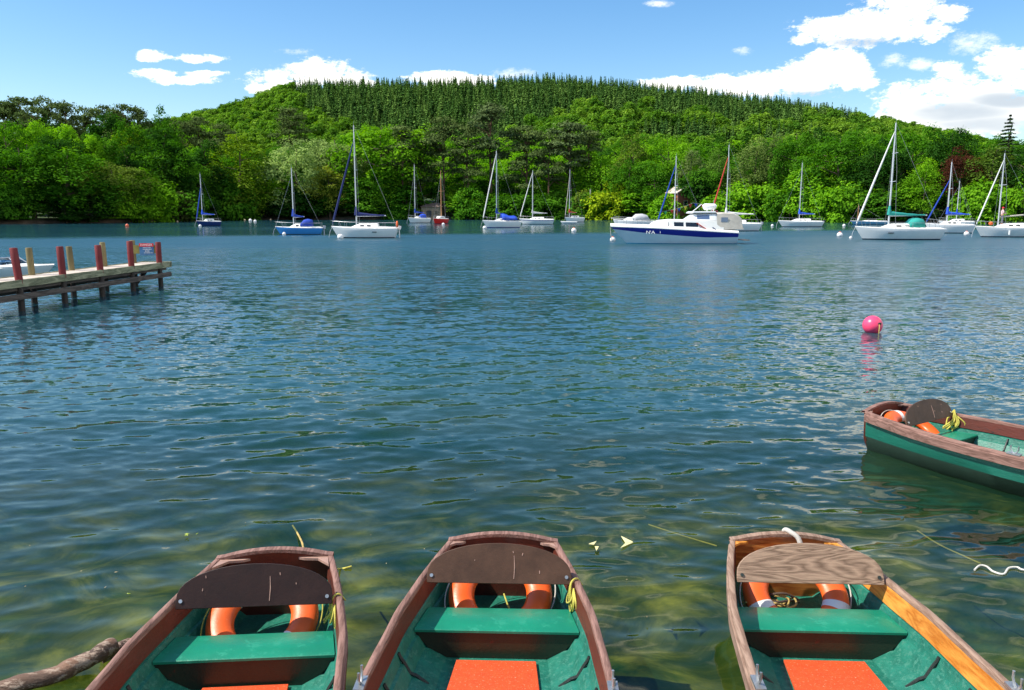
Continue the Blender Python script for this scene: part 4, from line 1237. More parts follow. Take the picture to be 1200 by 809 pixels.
for tri in ([P(742, 636, .004), P(728, 629, .004), P(733, 637, .004)], [P(742, 636.5, .004), P(733, 637, .004), P(727, 643, .004)], [P(690, 638, .004), P(699, 635, .004), P(696, 639, .004)], [P(702, 641, .004), P(699, 646, .004), P(697, 641, .004)]):
    mb = MB(); t_ = Vector((0, 0, .006)); mb.add(tri + [q + t_ for q in tri], [(0, 1, 2), (5, 4, 3), (0, 3, 4, 1), (1, 4, 5, 2), (2, 5, 3, 0)]); f_ = mb.build('fold', paint('cream plastic fold', (.75, .68, .32), .5), ob, smooth=0)
sm = ob.modifiers.new('thickness', 'SOLIDIFY'); sm.thickness = .006

# ------------------------------------------------------------------ pink mooring buoy
M_PINK = paint('pink buoy plastic', (.95, .07, .17), .3, wear=(.85, .12, .2), wear_amt=.15, scale=3, bump=.05, var=.1)
bp_ = P(1022, 389.5, 0)
o = thing('mooring_buoy', 'bright pink round mooring buoy alone on the open water', 'buoy', bp_)
mb = MB(); mb.sphere((0, 0, .16), .215, 32, 20); mb.build('float', M_PINK, o, smooth=80)
mb = MB(); mb.tube([(.055, -.205, .20), (.05, -.235, .17), (.045, -.24, .05), (.04, -.235, -.1)], .012, 8); mb.build('rope', M_OROPE, o)
mb = MB(); mb.tube([(.03, -.195, .215), (.05, -.22, .235), (.085, -.215, .23), (.09, -.19, .20)], .014, 8); mb.build('eye', M_DARK, o)

# ------------------------------------------------------------------ jetty
M_DECK = wood('sun bleached deck boards', (.36, .29, .22), (.72, .62, .52), .8, 'X', 3, 5, .5)
M_FASCIA = wood('green grey fascia plank', (.10, .11, .06), (.34, .34, .22), .8, 'Y', 2, 6, .6)
M_BEAM = wood('dark wet beam', (.03, .022, .018), (.12, .095, .08), .7, 'Y', 2, 6, .6)
M_PILE = paint('dark wet pile', (.022, .015, .012), .6, wear=(.10, .08, .05), wear_amt=.5, scale=3, bump=.6, stretch=(1, 1, .3))
M_REDP = paint('worn dark red post paint', (.16, .012, .013), .65, wear=(.30, .24, .14), wear_amt=.30, scale=3.2, bump=.4, var=.3, stretch=(1, 1, .4))
M_OLDP = paint('olive grey weathered post', (.20, .16, .07), .8, wear=(.10, .10, .05), wear_amt=.6, scale=3, bump=.5, var=.4, stretch=(1, 1, .3))
ZD = .83
jt = thing('jetty', 'narrow wooden jetty on piles with red painted posts', 'jetty')
f0 = P(197, 307.6, ZD); f1 = P(20, 329.5, ZD)
dj = (f1 - f0).normalized()            # towards the shore behind the camera
nj = Vector((-dj.y, dj.x, 0))
if nj.x > 0: nj = -nj                   # towards the far side
WJ = 1.0
LJ = 24.0
aj = math.atan2(dj.y, dj.x)
def J(a, b, z): return f0 + dj * a + nj * b + Vector((0, 0, z - ZD))
mb = MB(); a = 0.0; rj = random.Random(4); k = 0
while a < LJ:
    w = .17
    c = J(a + w / 2, WJ / 2, ZD - .02 + rj.uniform(-.003, .003))
    mb.box(c, (w - .012, WJ + rj.uniform(-.02, .02), .045), rz=aj)
    a += w
mb.build('deck', M_DECK, jt, smooth=0)
for b, mt in ((-.03, M_FASCIA), (WJ + .03, M_FASCIA)):
    mb = MB(); mb.box(J(LJ / 2 - .06, b, ZD - .075), (LJ + .12, .05, .20), rz=aj); mb.build('fascia_plank', mt, jt, smooth=0)
mb = MB(); mb.box(J(-.09, WJ / 2, ZD - .06), (.05, WJ + .16, .18), rz=aj); mb.build('end_plank', M_FASCIA, jt, smooth=0)
for b in (.10, WJ - .10):
    mb = MB(); mb.box(J(LJ / 2 + .05, b, ZD - .16), (LJ, .10, .22), rz=aj); mb.build('joist', M_BEAM, jt, smooth=0)
for b in (-.10,):
    mb = MB(); mb.box(J(LJ / 2 + .05, b, ZD - .42), (LJ, .06, .16), rz=aj); mb.build('lower_beam', M_BEAM, jt, smooth=0)
mb = MB(); mb.box(J(LJ / 2 + .3, WJ + .1, ZD - .42), (LJ, .06, .16), rz=aj); mb.build('lower_beam', M_BEAM, jt, smooth=0)
def a_of(px, py):
    """where the line of sight of a column crosses the jetty's near edge"""
    k = (px - CX) / FPX; lo, hi = 0.0, 14.0
    for _ in range(40):
        m = (lo + hi) / 2; q = f0 + dj * m
        if (proj(q.x, q.y, ZD)[0] > px): lo = m
        else: hi = m
    return lo
reds = [a_of(188, 308), a_of(155.5, 311.5), a_of(119, 316), a_of(75, 321), a_of(24, 327.5)]
step = (reds[-1] - reds[0]) / 4
hts = [.76, .86, .80, .84, .88, .82, .86]
for i in range(7):
    a = reds[0] + (reds[i] - reds[0] if i < 5 else step * i)
    ln = [(0, 0), (-.02, .03), (-.03, .02), (-.02, .01), (-.09, .03), (0, 0), (0, 0)][i]
    mb = MB()
    base = J(a, .04, -.6); mid = J(a, .04, ZD + .02); top = J(a, .04, ZD + hts[i]) + Vector((ln[0], ln[1], 0))
    mb.tube([mid - Vector((0, 0, .1)), mid, mid.lerp(top, .5), top - Vector((0, 0, .02)), top], [.098, .098, .100, .099, .088], 14)
    mb.build('red_post', M_REDP, jt, smooth=40)
    mb = MB(); mb.tube([base, J(a, .04, ZD - .1)], [.085, .085], 12); mb.build('pile', M_PILE, jt)
    a2 = a + .05
    hz = hts[i] - .04 + (.1 if i == 0 else 0)
    mb = MB(); mid = J(a2, WJ - .04, ZD); top = J(a2, WJ - .04, ZD + hz) + Vector((ln[0] * .6 - .01, 0, 0))
    mb.tube([mid - Vector((0, 0, .1)), mid, mid.lerp(top, .5), top - Vector((0, 0, .02)), top], [.09, .09, .092, .09, .08], 14)
    mb.build('bare_post', M_OLDP, jt, smooth=40)
    mb = MB(); mb.tube([J(a2, WJ - .04, -.6), J(a2, WJ - .04, ZD - .1)], [.085, .085], 12); mb.build('pile', M_PILE, jt)
mb = MB(); mb.tube([J(.25, .75, ZD - .3), J(.9, 1.15, -.3)], .08, 10); mb.build('brace', M_PILE, jt)

# sign across the end of the jetty
M_BOARD = paint('olive yellow sign board', (.24, .20, .05), .7, bump=.4, scale=5, stretch=(1, 1, .4))
M_SBLUE = paint('slate blue sign face', (.05, .15, .30), .4, wear=(.14, .26, .40), wear_amt=.2, scale=6, bump=0)
M_SRED = paint('red sign heading', (.72, .012, .012), .4, bump=0, var=.08)
M_SWHITE = paint('white sign lettering', (.8, .8, .8), .5, bump=0, var=.03)
def text_mesh(s, size, mat, name, parent, loc, rot, depth=.002, sx=1.0):
    cu = bpy.data.curves.new('t', 'FONT'); cu.body = s; cu.size = size; cu.extrude = depth; cu.align_x = 'CENTER'; cu.align_y = 'CENTER'
    to = bpy.data.objects.new('t', cu); COL.objects.link(to)
    bpy.context.view_layer.update()
    me = bpy.data.meshes.new_from_object(to.evaluated_get(bpy.context.evaluated_depsgraph_get()))
    bpy.data.objects.remove(to); bpy.data.curves.remove(cu)
    me.name = name; me.materials.clear(); me.materials.append(mat)
    ob = bpy.data.objects.new(name, me); COL.objects.link(ob); ob.parent = parent; ob.location = loc; ob.rotation_euler = rot; ob.scale = (sx, 1, 1)
    return ob
pa = J(reds[0], .04, ZD); pb = J(reds[0] + .15, WJ - .04, ZD)
cS = P(176.5, 292.5, 0); 
mid = (pa + pb) / 2
sg = thing('warning_sign', 'blue and red danger sign fixed between the two end posts of the jetty', 'sign', (mid.x, mid.y, 0), math.atan2((pa - pb).y, (pa - pb).x))
zc = ZD + .50
mb = MB(); mb.box((0, .02, zc), ((pa - pb).length - .1, .03, .30)); mb.build('backing_board', M_BOARD, sg, smooth=0)
mb = MB(); mb.box((.06, -.008, zc + .0), (.50, .012, .43)); mb.build('panel', M_SBLUE, sg, smooth=0)
mb = MB(); mb.box((.06, -.0175, zc + .155), (.50, .006, .115)); hd = mb.build('heading', M_SRED, sg, smooth=0)
text_mesh('DANGER', .105, M_SWHITE, 'lettering', sg, (.06, -.0225, zc + .153), (PI / 2, 0, 0), sx=1.0)
rl = random.Random(2)
mb = MB()
for (z, x0, x1, h) in ((.065, -.13, .19, .022), (.005, -.14, .20, .030), (-.06, -.05, .10, .03), (-.125, -.10, .24, .022)):
    x = .06 + x0 * .85
    while x < .06 + x1 * .85:
        w = rl.uniform(.012, .026)
        mb.box((x, -.0155, zc + z), (w, .003, h * rl.uniform(.6, 1))); x += w + rl.choice([.006, .007, .018])
mb.build('small_print', M_SWHITE, sg, smooth=0)
# ------------------------------------------------------------------ moored yachts
def gel(name, col, rough=.3): return paint(name, col, rough, bump=0.0, var=.05, scale=1.5, wear=tuple(c * .8 for c in col), wear_amt=.12)
Y_WHITE = gel('white gelcoat', (.80, .80, .78)); Y_DECK = gel('cream deck', (.80, .79, .74), .5)
Y_BLUE = gel('mid blue hull', (.05, .26, .62)); Y_NAVY = gel('navy hull', (.012, .035, .16)); Y_RED = gel('red hull', (.62, .015, .012))
Y_STRIPE = gel('navy stripe', (.012, .022, .22)); Y_BOOT = paint('dark antifouling', (.015, .03, .06), .6, bump=0)
Y_CYAN = gel('pale blue boot top', (.18, .42, .62))
Y_WIN = paint('dark tinted window', (.015, .02, .025), .08, bump=0, var=.1, spec=.8)
Y_ALU = paint('silver anodised mast', (.62, .64, .66), .35, bump=0, var=.05, metal=.35)
Y_WOOD = wood('varnished wooden spar', (.30, .12, .05), (.55, .28, .12), .4, 'Z', 3, 5, .1)
Y_RIG = paint('steel rigging', (.35, .36, .37), .4, bump=0, metal=.6)
Y_DARK = paint('black outboard', (.03, .03, .035), .4, bump=0)
CLOTH = {}
def cloth(nm, col):
    if nm not in CLOTH: CLOTH[nm] = paint(nm + ' canvas', col, .8, bump=.3, var=.12, scale=3, fine=20)
    return CLOTH[nm]
C_NAVY = cloth('navy', (.012, .022, .12)); C_BLUE = cloth('bright blue', (.02, .09, .62)); C_ROYAL = cloth('royal blue', (.015, .06, .40))
C_TEAL = cloth('teal', (.02, .30, .25)); C_WHITE = cloth('white', (.78, .77, .74)); C_RED = cloth('red', (.55, .04, .03)); C_GREY = cloth('pale grey', (.48, .48, .50)); C_BEIGE = cloth('beige', (.55, .50, .42))
C_ORANGE = cloth('orange', (.85, .14, .03)); C_YELLOW = cloth('yellow', (.80, .62, .04)); C_GREEN = cloth('green', (.03, .40, .10))

def hb(t, B):
    return B / 2 * ((1 - (1 - t / .58) ** 2.1) if t < .58 else (1 - .30 * ((t - .58) / .42) ** 1.8)) if t > 0 else .012
def hull(o, L, B, F, m_side, m_stripe=None, m_boot=None, stripe=(.72, .84), rake=.10, mats=None):
    n = 22
    LV = [-.30, 0.0, .10, .40, stripe[0], stripe[1], .97, 1.0]
    rows = []
    for i in range(n + 1):
        t = i / n
        sheer = F * (1 + .22 * (1 - t) ** 2 + .03 * t)
        row = []
        for l in LV:
            z = l * sheer if l > 0 else l * 1.0
            k = .50 + .50 * min(1, max(0, (l + .3) / 1.1)) ** .6
            x = -L / 2 + t * L + rake * L * (1 - max(l, 0)) * (1 - t) ** 2.5 - .05 * L * (1 - max(l, 0)) * t ** 6
            y = max(.01, hb(t, B) * k)
            row.append((x, -y, z))
        full = row + [(x, -y, z) for x, y, z in row[::-1]]
        rows.append(full)
    mb = MB()
    ms = [2, 2, 0, 0, 1 if m_stripe else 0, 0, 0, 0, 0, 0, 1 if m_stripe else 0, 0, 0, 2, 2]
    mb.grid(rows, mats=ms)
    mb.add(rows[-1], [tuple(range(16))], 0)
    h = mb.build('hull', [m_side, m_stripe or m_side, m_boot or Y_BOOT], o, smooth=35)
    # cambered deck
    mb = MB(); rr = []
    for i in range(n + 1):
        t = i / n; sheer = F * (1 + .22 * (1 - t) ** 2 + .03 * t); y = hb(t, B) - .01
        x = -L / 2 + t * L
        rr.append([(x, -y, sheer + .003), (x, -y * .96, sheer + .03), (x, 0, sheer + .07), (x, y * .96, sheer + .03), (x, y, sheer + .003)])
    mb.grid(rr); mb.build('deck', Y_DECK, o, smooth=50)
    return h
def sheer_z(t, F): return F * (1 + .22 * (1 - t) ** 2 + .03 * t)
def house(name, mat, parent, st):
    """st: (x, half width low, half width high, z low, z high)"""
    mb = MB(); rows = []
    for x, a, b, z0, z1 in st:
        rows.append([(x, -a, z0), (x, -b, z1 - .05), (x, -b * .90, z1), (x, 0, z1 + .03), (x, b * .90, z1), (x, b, z1 - .05), (x, a, z0)])
    mb.grid(rows)
    mb.add(rows[0], [tuple(range(7))]); mb.add(rows[-1], [tuple(range(6, -1, -1))])
    return mb.build(name, mat, parent, smooth=30)
def side_windows(parent, st, spans, zf=(.35, .75), mat=None):
    mat = mat or Y_WIN
    for x0, x1 in spans:
        for sg in (-1, 1):
            mb = MB(); rows = []
            for x in (x0, x1):
                xs = [s[0] for s in st]
                f = lambda k: float(np.interp(x, xs, [s[k] for s in st]))
                a, b, z0, z1 = f(1), f(2), f(3), f(4)
                r = []
                for q in zf:
                    y = a + (b - a) * q * (z1 - z0) / max(z1 - .05 - z0, .01); r.append((x, sg * (y + .012), z0 + (z1 - z0) * q))
                for q in zf[::-1]:
                    y = a + (b - a) * q * (z1 - z0) / max(z1 - .05 - z0, .01); r.append((x, sg * (y - .004), z0 + (z1 - z0) * q))
                rows.append(r)
            mb.grid(rows, closed=True); mb.add(rows[0], [(0, 1, 2, 3)]); mb.add(rows[1], [(3, 2, 1, 0)])
            mb.build('window', mat, parent, smooth=0)
def tubep(name, mat, parent, pts, r, n=8):
    mb = MB(); mb.tube(pts, r, n); return mb.build(name, mat, parent, smooth=50)
def rails(o, L, B, F, t0=.02, t1=.98, h=.55):
    for sg in (-1, 1):
        pts = []
        for i in range(11):
            t = t0 + (t1 - t0) * i / 10
            pts.append((-L / 2 + t * L, sg * max(hb(t, B) - .06, .06), sheer_z(t, F) + h))
        mb = MB(); mb.tube(pts, .014, 5)
        for i in range(0, 11, 2):
            p = pts[i]; mb.tube([(p[0], p[1], p[2] - h), p], .013, 5)
        mb.build('guard_rail', Y_RIG, o)

def yacht(label, x0, x1, wl, mast_px, top_py, yaw=0.0, B=None, F=.8, side=None, stripe=None, boot=None, furl=None, furl_top=.88, boom=None, boom_t=(.40, .88), boomz=None,
          hood=None, spars=None, spread=1, horseshoe=False, outboard=False, cabin=True, beam_fix=None, mast_r=.065, group='sailing yachts moored across the lake', dinghy=False, deck_k=.40, name='sailing_yacht', L=None, cat='sailing yacht', bimini=None, furl_r=.07):
    p = P((x0 + x1) / 2, wl, 0)
    dep = p.y * cp - (-HCAM) * sp
    wapp = (x1 - x0) / FPX * dep
    ya = math.radians(yaw)
    # length seen side on; a turned boat shows less of it
    if L is None: L = wapp / max(.25, abs(math.cos(ya)) + .30 * abs(math.sin(ya)))
    B = B or min(L * .33, 2.9)
    o = thing(name, label, cat, (p.x, p.y, 0), ya, group)
    side = side or Y_WHITE
    hull(o, L, B, F, side, stripe, boot)
    # coachroof
    s0, s1 = -L * .20, L * .20
    st = [(s0, B * .14, B * .10, sheer_z(.3, F), sheer_z(.3, F) + .06), (s0 + L * .12, B * .30, B * .22, sheer_z(.4, F), sheer_z(.4, F) + deck_k), (s1, B * .32, B * .25, sheer_z(.7, F), sheer_z(.7, F) + deck_k * 1.15), (s1 + .05, B * .31, B * .24, sheer_z(.7, F), sheer_z(.7, F) + deck_k * .9)]
    cb = house('cabin', Y_DECK, o, st)
    side_windows(cb, st, [(s0 + L * .14, s0 + L * .20), (s0 + L * .24, s0 + L * .30)], (.35, .72))
    # cockpit coamings
    st2 = [(s1 + .04, B * .33, B * .30, sheer_z(.72, F), sheer_z(.72, F) + .20), (L * .46, B * .28, B * .26, sheer_z(.95, F), sheer_z(.95, F) + .14)]
    mb = MB()
    for sg in (-1, 1):
        rows = [[(x, sg * a, z0), (x, sg * b, z1), (x, sg * (b - .10), z1), (x, sg * (b - .12), z0)] for x, a, b, z0, z1 in st2]
        mb.grid(rows)
    mb.build('cockpit', Y_DECK, o, smooth=20)
    mb = MB(); mb.box((L * .34, 0, F * 1.02), (L * .22, B * .45, .05)); mb.build('cockpit_seat', Y_BOOT if False else C_GREY, o, smooth=0)
    rails(o, L, B, F)
    # mast: foot where the photograph shows it
    k = math.cos(ya)
    mx = ((mast_px - (x0 + x1) / 2) / FPX * dep) / (k if abs(k) > .2 else .2)
    mx = max(-L * .30, min(L * .25, mx))
    mw = o.location + Vector((mx * math.cos(ya), mx * math.sin(ya), 0))
    # height: row of the masthead
    lo, hi = 3.0, 30.0
    for _ in range(30):
        m = (lo + hi) / 2
        if proj(mw.x, mw.y, m)[1] > top_py: lo = m
        else: hi = m
    Hm = lo
    zd = sheer_z(.4, F) + deck_k
    ms = spars or Y_ALU
    mast = tubep('mast', ms, o, [(mx, 0, zd - .2), (mx, 0, zd + (Hm - zd) * .6), (mx, 0, Hm)], [mast_r, mast_r, mast_r * .7], 10)
    for q in ([.55] if spread == 1 else [.42, .70] if spread == 2 else []):
        z = zd + (Hm - zd) * q
        mb = MB(); mb.tube([(mx - .05, 0, z), (mx + .12, -.62, z + .04)], .028, 6); mb.tube([(mx - .05, 0, z), (mx + .12, .62, z + .04)], .028, 6)
        mb.build('spreader', ms, mast)
    tubep('masthead_aerial', Y_RIG, mast, [(mx, 0, Hm), (mx + .02, 0, Hm + .35)], .012, 5)
    bow = Vector((-L / 2 + .05, 0, sheer_z(0, F) + .05))
    # standing rigging
    tubep('backstay', Y_RIG, o, [(mx, 0, Hm), (L / 2 - .1, 0, sheer_z(1, F))], .011, 5)
    for sg in (-1, 1):
        q = .55; z = zd + (Hm - zd) * q
        mb = MB(); mb.tube([(mx, 0, Hm * .96), (mx + .12, sg * .62, z + .04), (mx + .15, sg * B * .44, F * 1.05)], .011, 5)
        mb.build('shroud', Y_RIG, o)
    ft = Vector((mx, 0, zd + (Hm - zd) * furl_top))
    if furl:
        d = ft - bow
        tubep('furled_sail', furl, o, [bow + d * .03, bow + d * .10, bow + d * .5, bow + d * .93, bow + d * .985], [furl_r * .6, furl_r, furl_r * .95, furl_r * .6, .02], 8)
        tubep('forestay', Y_RIG, o, [bow, ft], .012, 5)
    else:
        tubep('forestay', Y_RIG, o, [bow, ft], .013, 5)
    if boom:
        bz = boomz or zd + .75
        be = L * (boom_t[1] - .5)
        tubep('boom', ms, o, [(mx, 0, bz), (be, 0, bz + .05)], .05, 8)
        mb = MB(); rows = []
        for i in range(11):
            q = i / 10; x = mx - .08 + (be - mx) * .97 * q
            h = .34 * (1 - q) ** 1.6 + .13 + .015 * math.sin(q * 21)
            rows.append([(x, .14 * math.cos(a) * (1 - .3 * q), bz + .06 + h * .5 + math.sin(a) * h * .5 - .06) for a in [2 * PI * j / 10 for j in range(10)]])
        # collar that climbs the mast
        mb.grid(rows, closed=True); mb.add(rows[0], [tuple(range(10))]); mb.add(rows[-1], [tuple(range(9, -1, -1))])
        mb.build('sail_cover', boom, o, smooth=60)
        tubep('cover_collar', boom, o, [(mx - .02, 0, bz + .1), (mx - .01, 0, bz + .55), (mx, 0, bz + .95)], [.19, .15, .08], 10)
    if hood:
        hx = s1 - .35
        mb = MB(); rows = []
        for i, (dx, h, w) in enumerate([(-.55, .02, .30), (-.15, .48, .30), (.25, .60, .31), (.75, .50, .31), (.85, .2, .31)]):
            z = sheer_z(.65, F) + deck_k
            rows.append([(hx + dx, -B * w, z - .25), (hx + dx, -B * w * .95, z + h * .6), (hx + dx, -B * w * .6, z + h), (hx + dx, B * w * .6, z + h), (hx + dx, B * w * .95, z + h * .6), (hx + dx, B * w, z - .25)])
        mb.grid(rows); b_ = mb.build('sprayhood', hood, o, smooth=60)
        b_.modifiers.new('t', 'SOLIDIFY').thickness = .02
    if bimini:
        z = sheer_z(.7, F) + .15
        mb = MB(); rows = []
        for i in range(7):
            q = i / 6; x = -L * .02 + L * .40 * q
            h = 1.15 - .55 * q + .10 * math.sin(q * 9)
            rows.append([(x, -B * .42, z + .1), (x, -B * .30, z + h * .72), (x, 0, z + h), (x, B * .30, z + h * .72), (x, B * .42, z + .1)])
        mb.grid(rows); b_ = mb.build('cockpit_tent', bimini, o, smooth=50); b_.modifiers.new('t', 'SOLIDIFY').thickness = .02
    if outboard:
        mb = MB(); x = L / 2 + .12
        mb.box((x + .05, -.25, F + .10), (.30, .24, .34), ry=.2); mb.tube([(x, -.25, F - .05), (x + .03, -.25, -.25)], .06, 8); mb.tube([(x - .1, -.25, F + .1), (x - .45, -.25, F + .2)], .02, 6)
        mb.build('outboard_motor', outboard, o, bevel=.04)
    if horseshoe:
        mb = MB(); x = L / 2 - .05
        mb.tube([(x + .02, -B * .30 + .22 * math.cos(a), F + .42 + .28 * math.sin(a)) for a in [PI * (-.35 + 1.7 * i / 14) for i in range(15)]], .075, 8)
        mb.build('horseshoe_buoy', horseshoe, o)
    tubep('pulpit', Y_RIG, o, [(-L / 2 + .9, -.45, sheer_z(.1, F)), (-L / 2 + .7, -.42, sheer_z(0, F) + .55), (-L / 2 - .05, 0, sheer_z(0, F) + .58), (-L / 2 + .7, .42, sheer_z(0, F) + .55), (-L / 2 + .9, .45, sheer_z(.1, F))], .016, 6)
    # mooring warp from the bow
    tubep('mooring_warp', C_GREY, o, [bow + Vector((.02, 0, -.05)), bow + Vector((-.22, 0, -F * .6)), bow + Vector((-.35, 0, -F * 1.35))], .022, 6)
    o['L'] = L; o['mx'] = mx; o['Hm'] = Hm; o['F'] = F; o['B'] = B
    return o

y1 = yacht('small navy blue sloop with blue boom cover, leftmost of the moored yachts', 231, 258, 265, 239.5, 204, yaw=38, F=.75, side=Y_NAVY, furl=C_ROYAL, furl_top=.72, boom=C_BLUE, boom_t=(.4, .80), spread=1, furl_r=.10, B=1.9)
y2 = yacht('light blue hulled boat with white cabin and blue sail cover', 326, 376, 275, 345, 197, yaw=8, F=.72, side=Y_BLUE, boom=C_ROYAL, boom_t=(.3, .62), hood=C_ROYAL, spread=1, outboard=C_GREY, deck_k=.42, L=5.3)
y3 = yacht('white sloop with dark navy furled headsail and orange horseshoe at its stern', 391, 465, 279, 418.5, 147, F=.92, yaw=3, furl=C_NAVY, boom=C_NAVY, boom_t=(.4, .82), horseshoe=C_ORANGE, outboard=Y_WHITE, furl_r=.10, furl_top=.86, L=6.6, B=2.4)
y4 = yacht('small white sloop with blue covers left of the boathouse', 477, 505, 261.5, 487, 193, yaw=32, F=.95, furl=None, boom=C_ROYAL, boom_t=(.35, .75), hood=C_BLUE, mast_r=.08, B=2.0)
y5 = yacht('short boat with red hull and white top, bow on, below the boathouse', 507, 524, 262.5, 517, 200, yaw=68, F=.95, side=Y_RED, spars=Y_WOOD, spread=1, mast_r=.10, outboard=None, deck_k=.5, B=2.1, L=5.6)
y6 = yacht('white sloop with bright blue cockpit tent under the tallest pine', 564, 612, 267, 582, 177, yaw=14, F=.95, furl=C_WHITE, furl_top=.97, boom=C_ROYAL, boom_t=(.3, .5), bimini=C_BLUE, boot=Y_STRIPE, mast_r=.085, furl_r=.095)
y7 = yacht('white sloop with a navy stripe along its topsides', 608, 650, 263, 624, 200, yaw=-6, F=.9, stripe=Y_STRIPE, furl=C_WHITE, furl_top=.97, boom=C_GREY, boom_t=(.35, .8), furl_r=.09, mast_r=.08)
y8 = yacht('small white sloop with red sail cover behind a white dinghy', 660, 686, 260.5, 667, 199, yaw=25, F=.95, furl=C_BEIGE, furl_top=.9, boom=C_RED, boom_t=(.3, .62), mast_r=.08, furl_r=.08)
y10 = yacht('sloop with blue furled headsail mostly hidden behind the motor cruiser', 768, 830, 274, 789.5, 183, yaw=4, F=.9, furl=C_ROYAL, furl_top=.88, spread=1, furl_r=.085)
y11 = yacht('white sloop with red furled headsail and white boom tent right of the cruiser', 829, 891, 271, 850, 170, yaw=3, F=.95, furl=C_RED, furl_top=.86, boom=C_WHITE, boom_t=(.4, .88), outboard=C_GREY, furl_r=.10)
y12 = yacht('white sloop with bright blue boom cover, alone right of the white covered sloop', 911, 964, 266, 936, 191, yaw=2, F=.85, boom=C_BLUE, boom_t=(.4, .82), outboard=Y_DARK, mast_r=.07)
y13 = yacht('low pale blue boat with a short brown mast behind the biggest yacht bow', 995, 1040, 263.5, 1002, 240, yaw=4, F=.6, side=Y_CYAN, spars=Y_WOOD, spread=0, deck_k=.2)
y14 = yacht('biggest white yacht with white furled headsail and teal boom cover', 1001, 1102, 281, 1040, 144, yaw=-2, F=.98, furl=C_WHITE, furl_top=.93, boom=C_TEAL, boom_t=(.4, .82), hood=C_TEAL, spread=2, furl_r=.10, B=2.7, boot=Y_BOOT, mast_r=.08)
y16 = yacht('yacht seen only by its shorter mast behind the one with blue covers', 1100, 1140, 266, 1120, 212, yaw=-10, F=.8, boom=C_ROYAL, spread=1)
y15 = yacht('white yacht with blue furled headsail and long blue boom cover', 1084, 1139, 273.5, 1108.5, 190, yaw=-6, F=.95, furl=C_ROYAL, furl_top=.72, boom=C_BLUE, boom_t=(.45, .92), furl_r=.09, mast_r=.08)
y17 = yacht('rightmost white yacht with a person standing at its mast', 1141, 1222, 278, 1168, 180, yaw=1, F=.90, furl=C_WHITE, furl_top=.92, spread=1, furl_r=.075, mast_r=.07, boot=Y_BOOT, B=2.4)
def boat_point(o, x, y, z):
    c, s = math.cos(o.rotation_euler.z), math.sin(o.rotation_euler.z)
    return Vector((o.location.x + c * x - s * y, o.location.y + s * x + c * y, z))
# long boom with a pale sail on the rightmost yacht
tubep('boom', C_BEIGE, y17, [(y17['mx'], 0, 2.05), (y17['mx'] + 3.6, 0, 2.35)], .07, 8)
mb = MB(); mb.sphere((y17['mx'] - .95, -.3, 1.40), .20, 12, 8, sz=.9); mb.build('orange_bundle', C_ORANGE, y17)
for q in (-.1, .20):
    mb = MB(); mb.tube([(y17['L'] * q, -y17['B'] * .49 - .08, .72), (y17['L'] * q, -y17['B'] * .49 - .08, .28)], .09, 8); mb.build('fender', Y_WHITE, y17)

for yy_, q_ in ((y14, -.14), (y3, .16)):
    mb = MB(); mb.box((yy_['L'] * q_, 0, yy_['F'] * .66), (.42, yy_['B'] * 1.0, .07)); mb.build('hull_window', Y_WIN, yy_, smooth=0)
# string of flags on the sloop behind the cruiser
a_ = boat_point(y10, -1.2, 0, 2.0); b_ = boat_point(y10, y10['L'] * .75, 0, 2.2)
fl = thing('flag_string', 'string of coloured pennants above the motor cruiser', 'bunting')
pk = [PD(770, 249, a_.y)[0], PD(783, 247, a_.y)[0], PD(800, 243, a_.y)[0], PD(812, 238, a_.y)[0], PD(826, 240, a_.y)[0], PD(836, 245, a_.y)[0], PD(850, 252, a_.y)[0]]
mb = MB(); mb.tube(pk, .012, 5); mb.build('line', Y_RIG, fl)
fc = [C_GREEN, C_GREEN, C_RED, C_ROYAL, C_YELLOW, C_RED, C_ROYAL, C_RED, C_YELLOW, C_WHITE, C_RED, C_GREEN]
for i in range(12):
    q = (i + .5) / 12 * 6; j = min(int(q), 5); c = pk[j].lerp(pk[j + 1], q - j)
    mb = MB(); mb.add([c + Vector((-.2, 0, 0)), c + Vector((.2, 0, 0)), c + Vector((.05, .05, -.45)), c + Vector((-.2, .02, 0)), c + Vector((.2, .02, 0)), c + Vector((.05, .07, -.45))], [(0, 1, 2), (5, 4, 3), (0, 3, 4, 1), (1, 4, 5, 2), (2, 5, 3, 0)])
    mb.build('pennant', fc[i], fl, smooth=0)

# ------------------------------------------------------------------ motor cruiser
pc = P(787, 285.5, 0)
cr = thing('motor_cruiser', 'long white motor cruiser with a navy stripe and beige canopy', 'motor boat', (pc.x, pc.y, 0), math.radians(1.5))
dep = pc.y * cp + HCAM * sp
CL = 145 / FPX * dep; B = 3.2; U = dep / FPX / 6        # metres per zoomed pixel
print('cruiser', CL, pc)
def zx(v): return (v - 500) * U * 1.0 * (CL / ((1003 - 140) * U))
def zz(v): return (512 - v) * U
n = 26; rows = []
top = lambda t: np.interp(t, [0, .3, .7, 1], [zz(392), zz(400), zz(420), zz(436)])
LV = [-.3, 0, .07, .40, .66, .70, .97, 1.0]
for i in range(n + 1):
    t = i / n; T = float(top(t)); row = []
    s_hi = .96; s_lo = float(np.interp(t, [0, .25, .75, 1], [.84, .66, .50, .62]))
    for l in [-.3, 0, .05, s_lo * .5, s_lo, s_hi * .995, s_hi, 1.0]:
        z = l * T if l > 0 else l
        k = .55 + .45 * min(1, max(0, (l + .3) / 1.2)) ** .7
        x = -CL / 2 + t * CL + .135 * CL * (1 - max(l, 0)) * (1 - t) ** 2.2
        bb = B / 2 * ((1 - (1 - t / .5) ** 2.3) if t < .5 else 1 - .12 * (t - .5)) if t > 0 else .02
        row.append((x, -max(.012, bb * k), z))
    rows.append(row + [(x, -y, z) for x, y, z in row[::-1]])
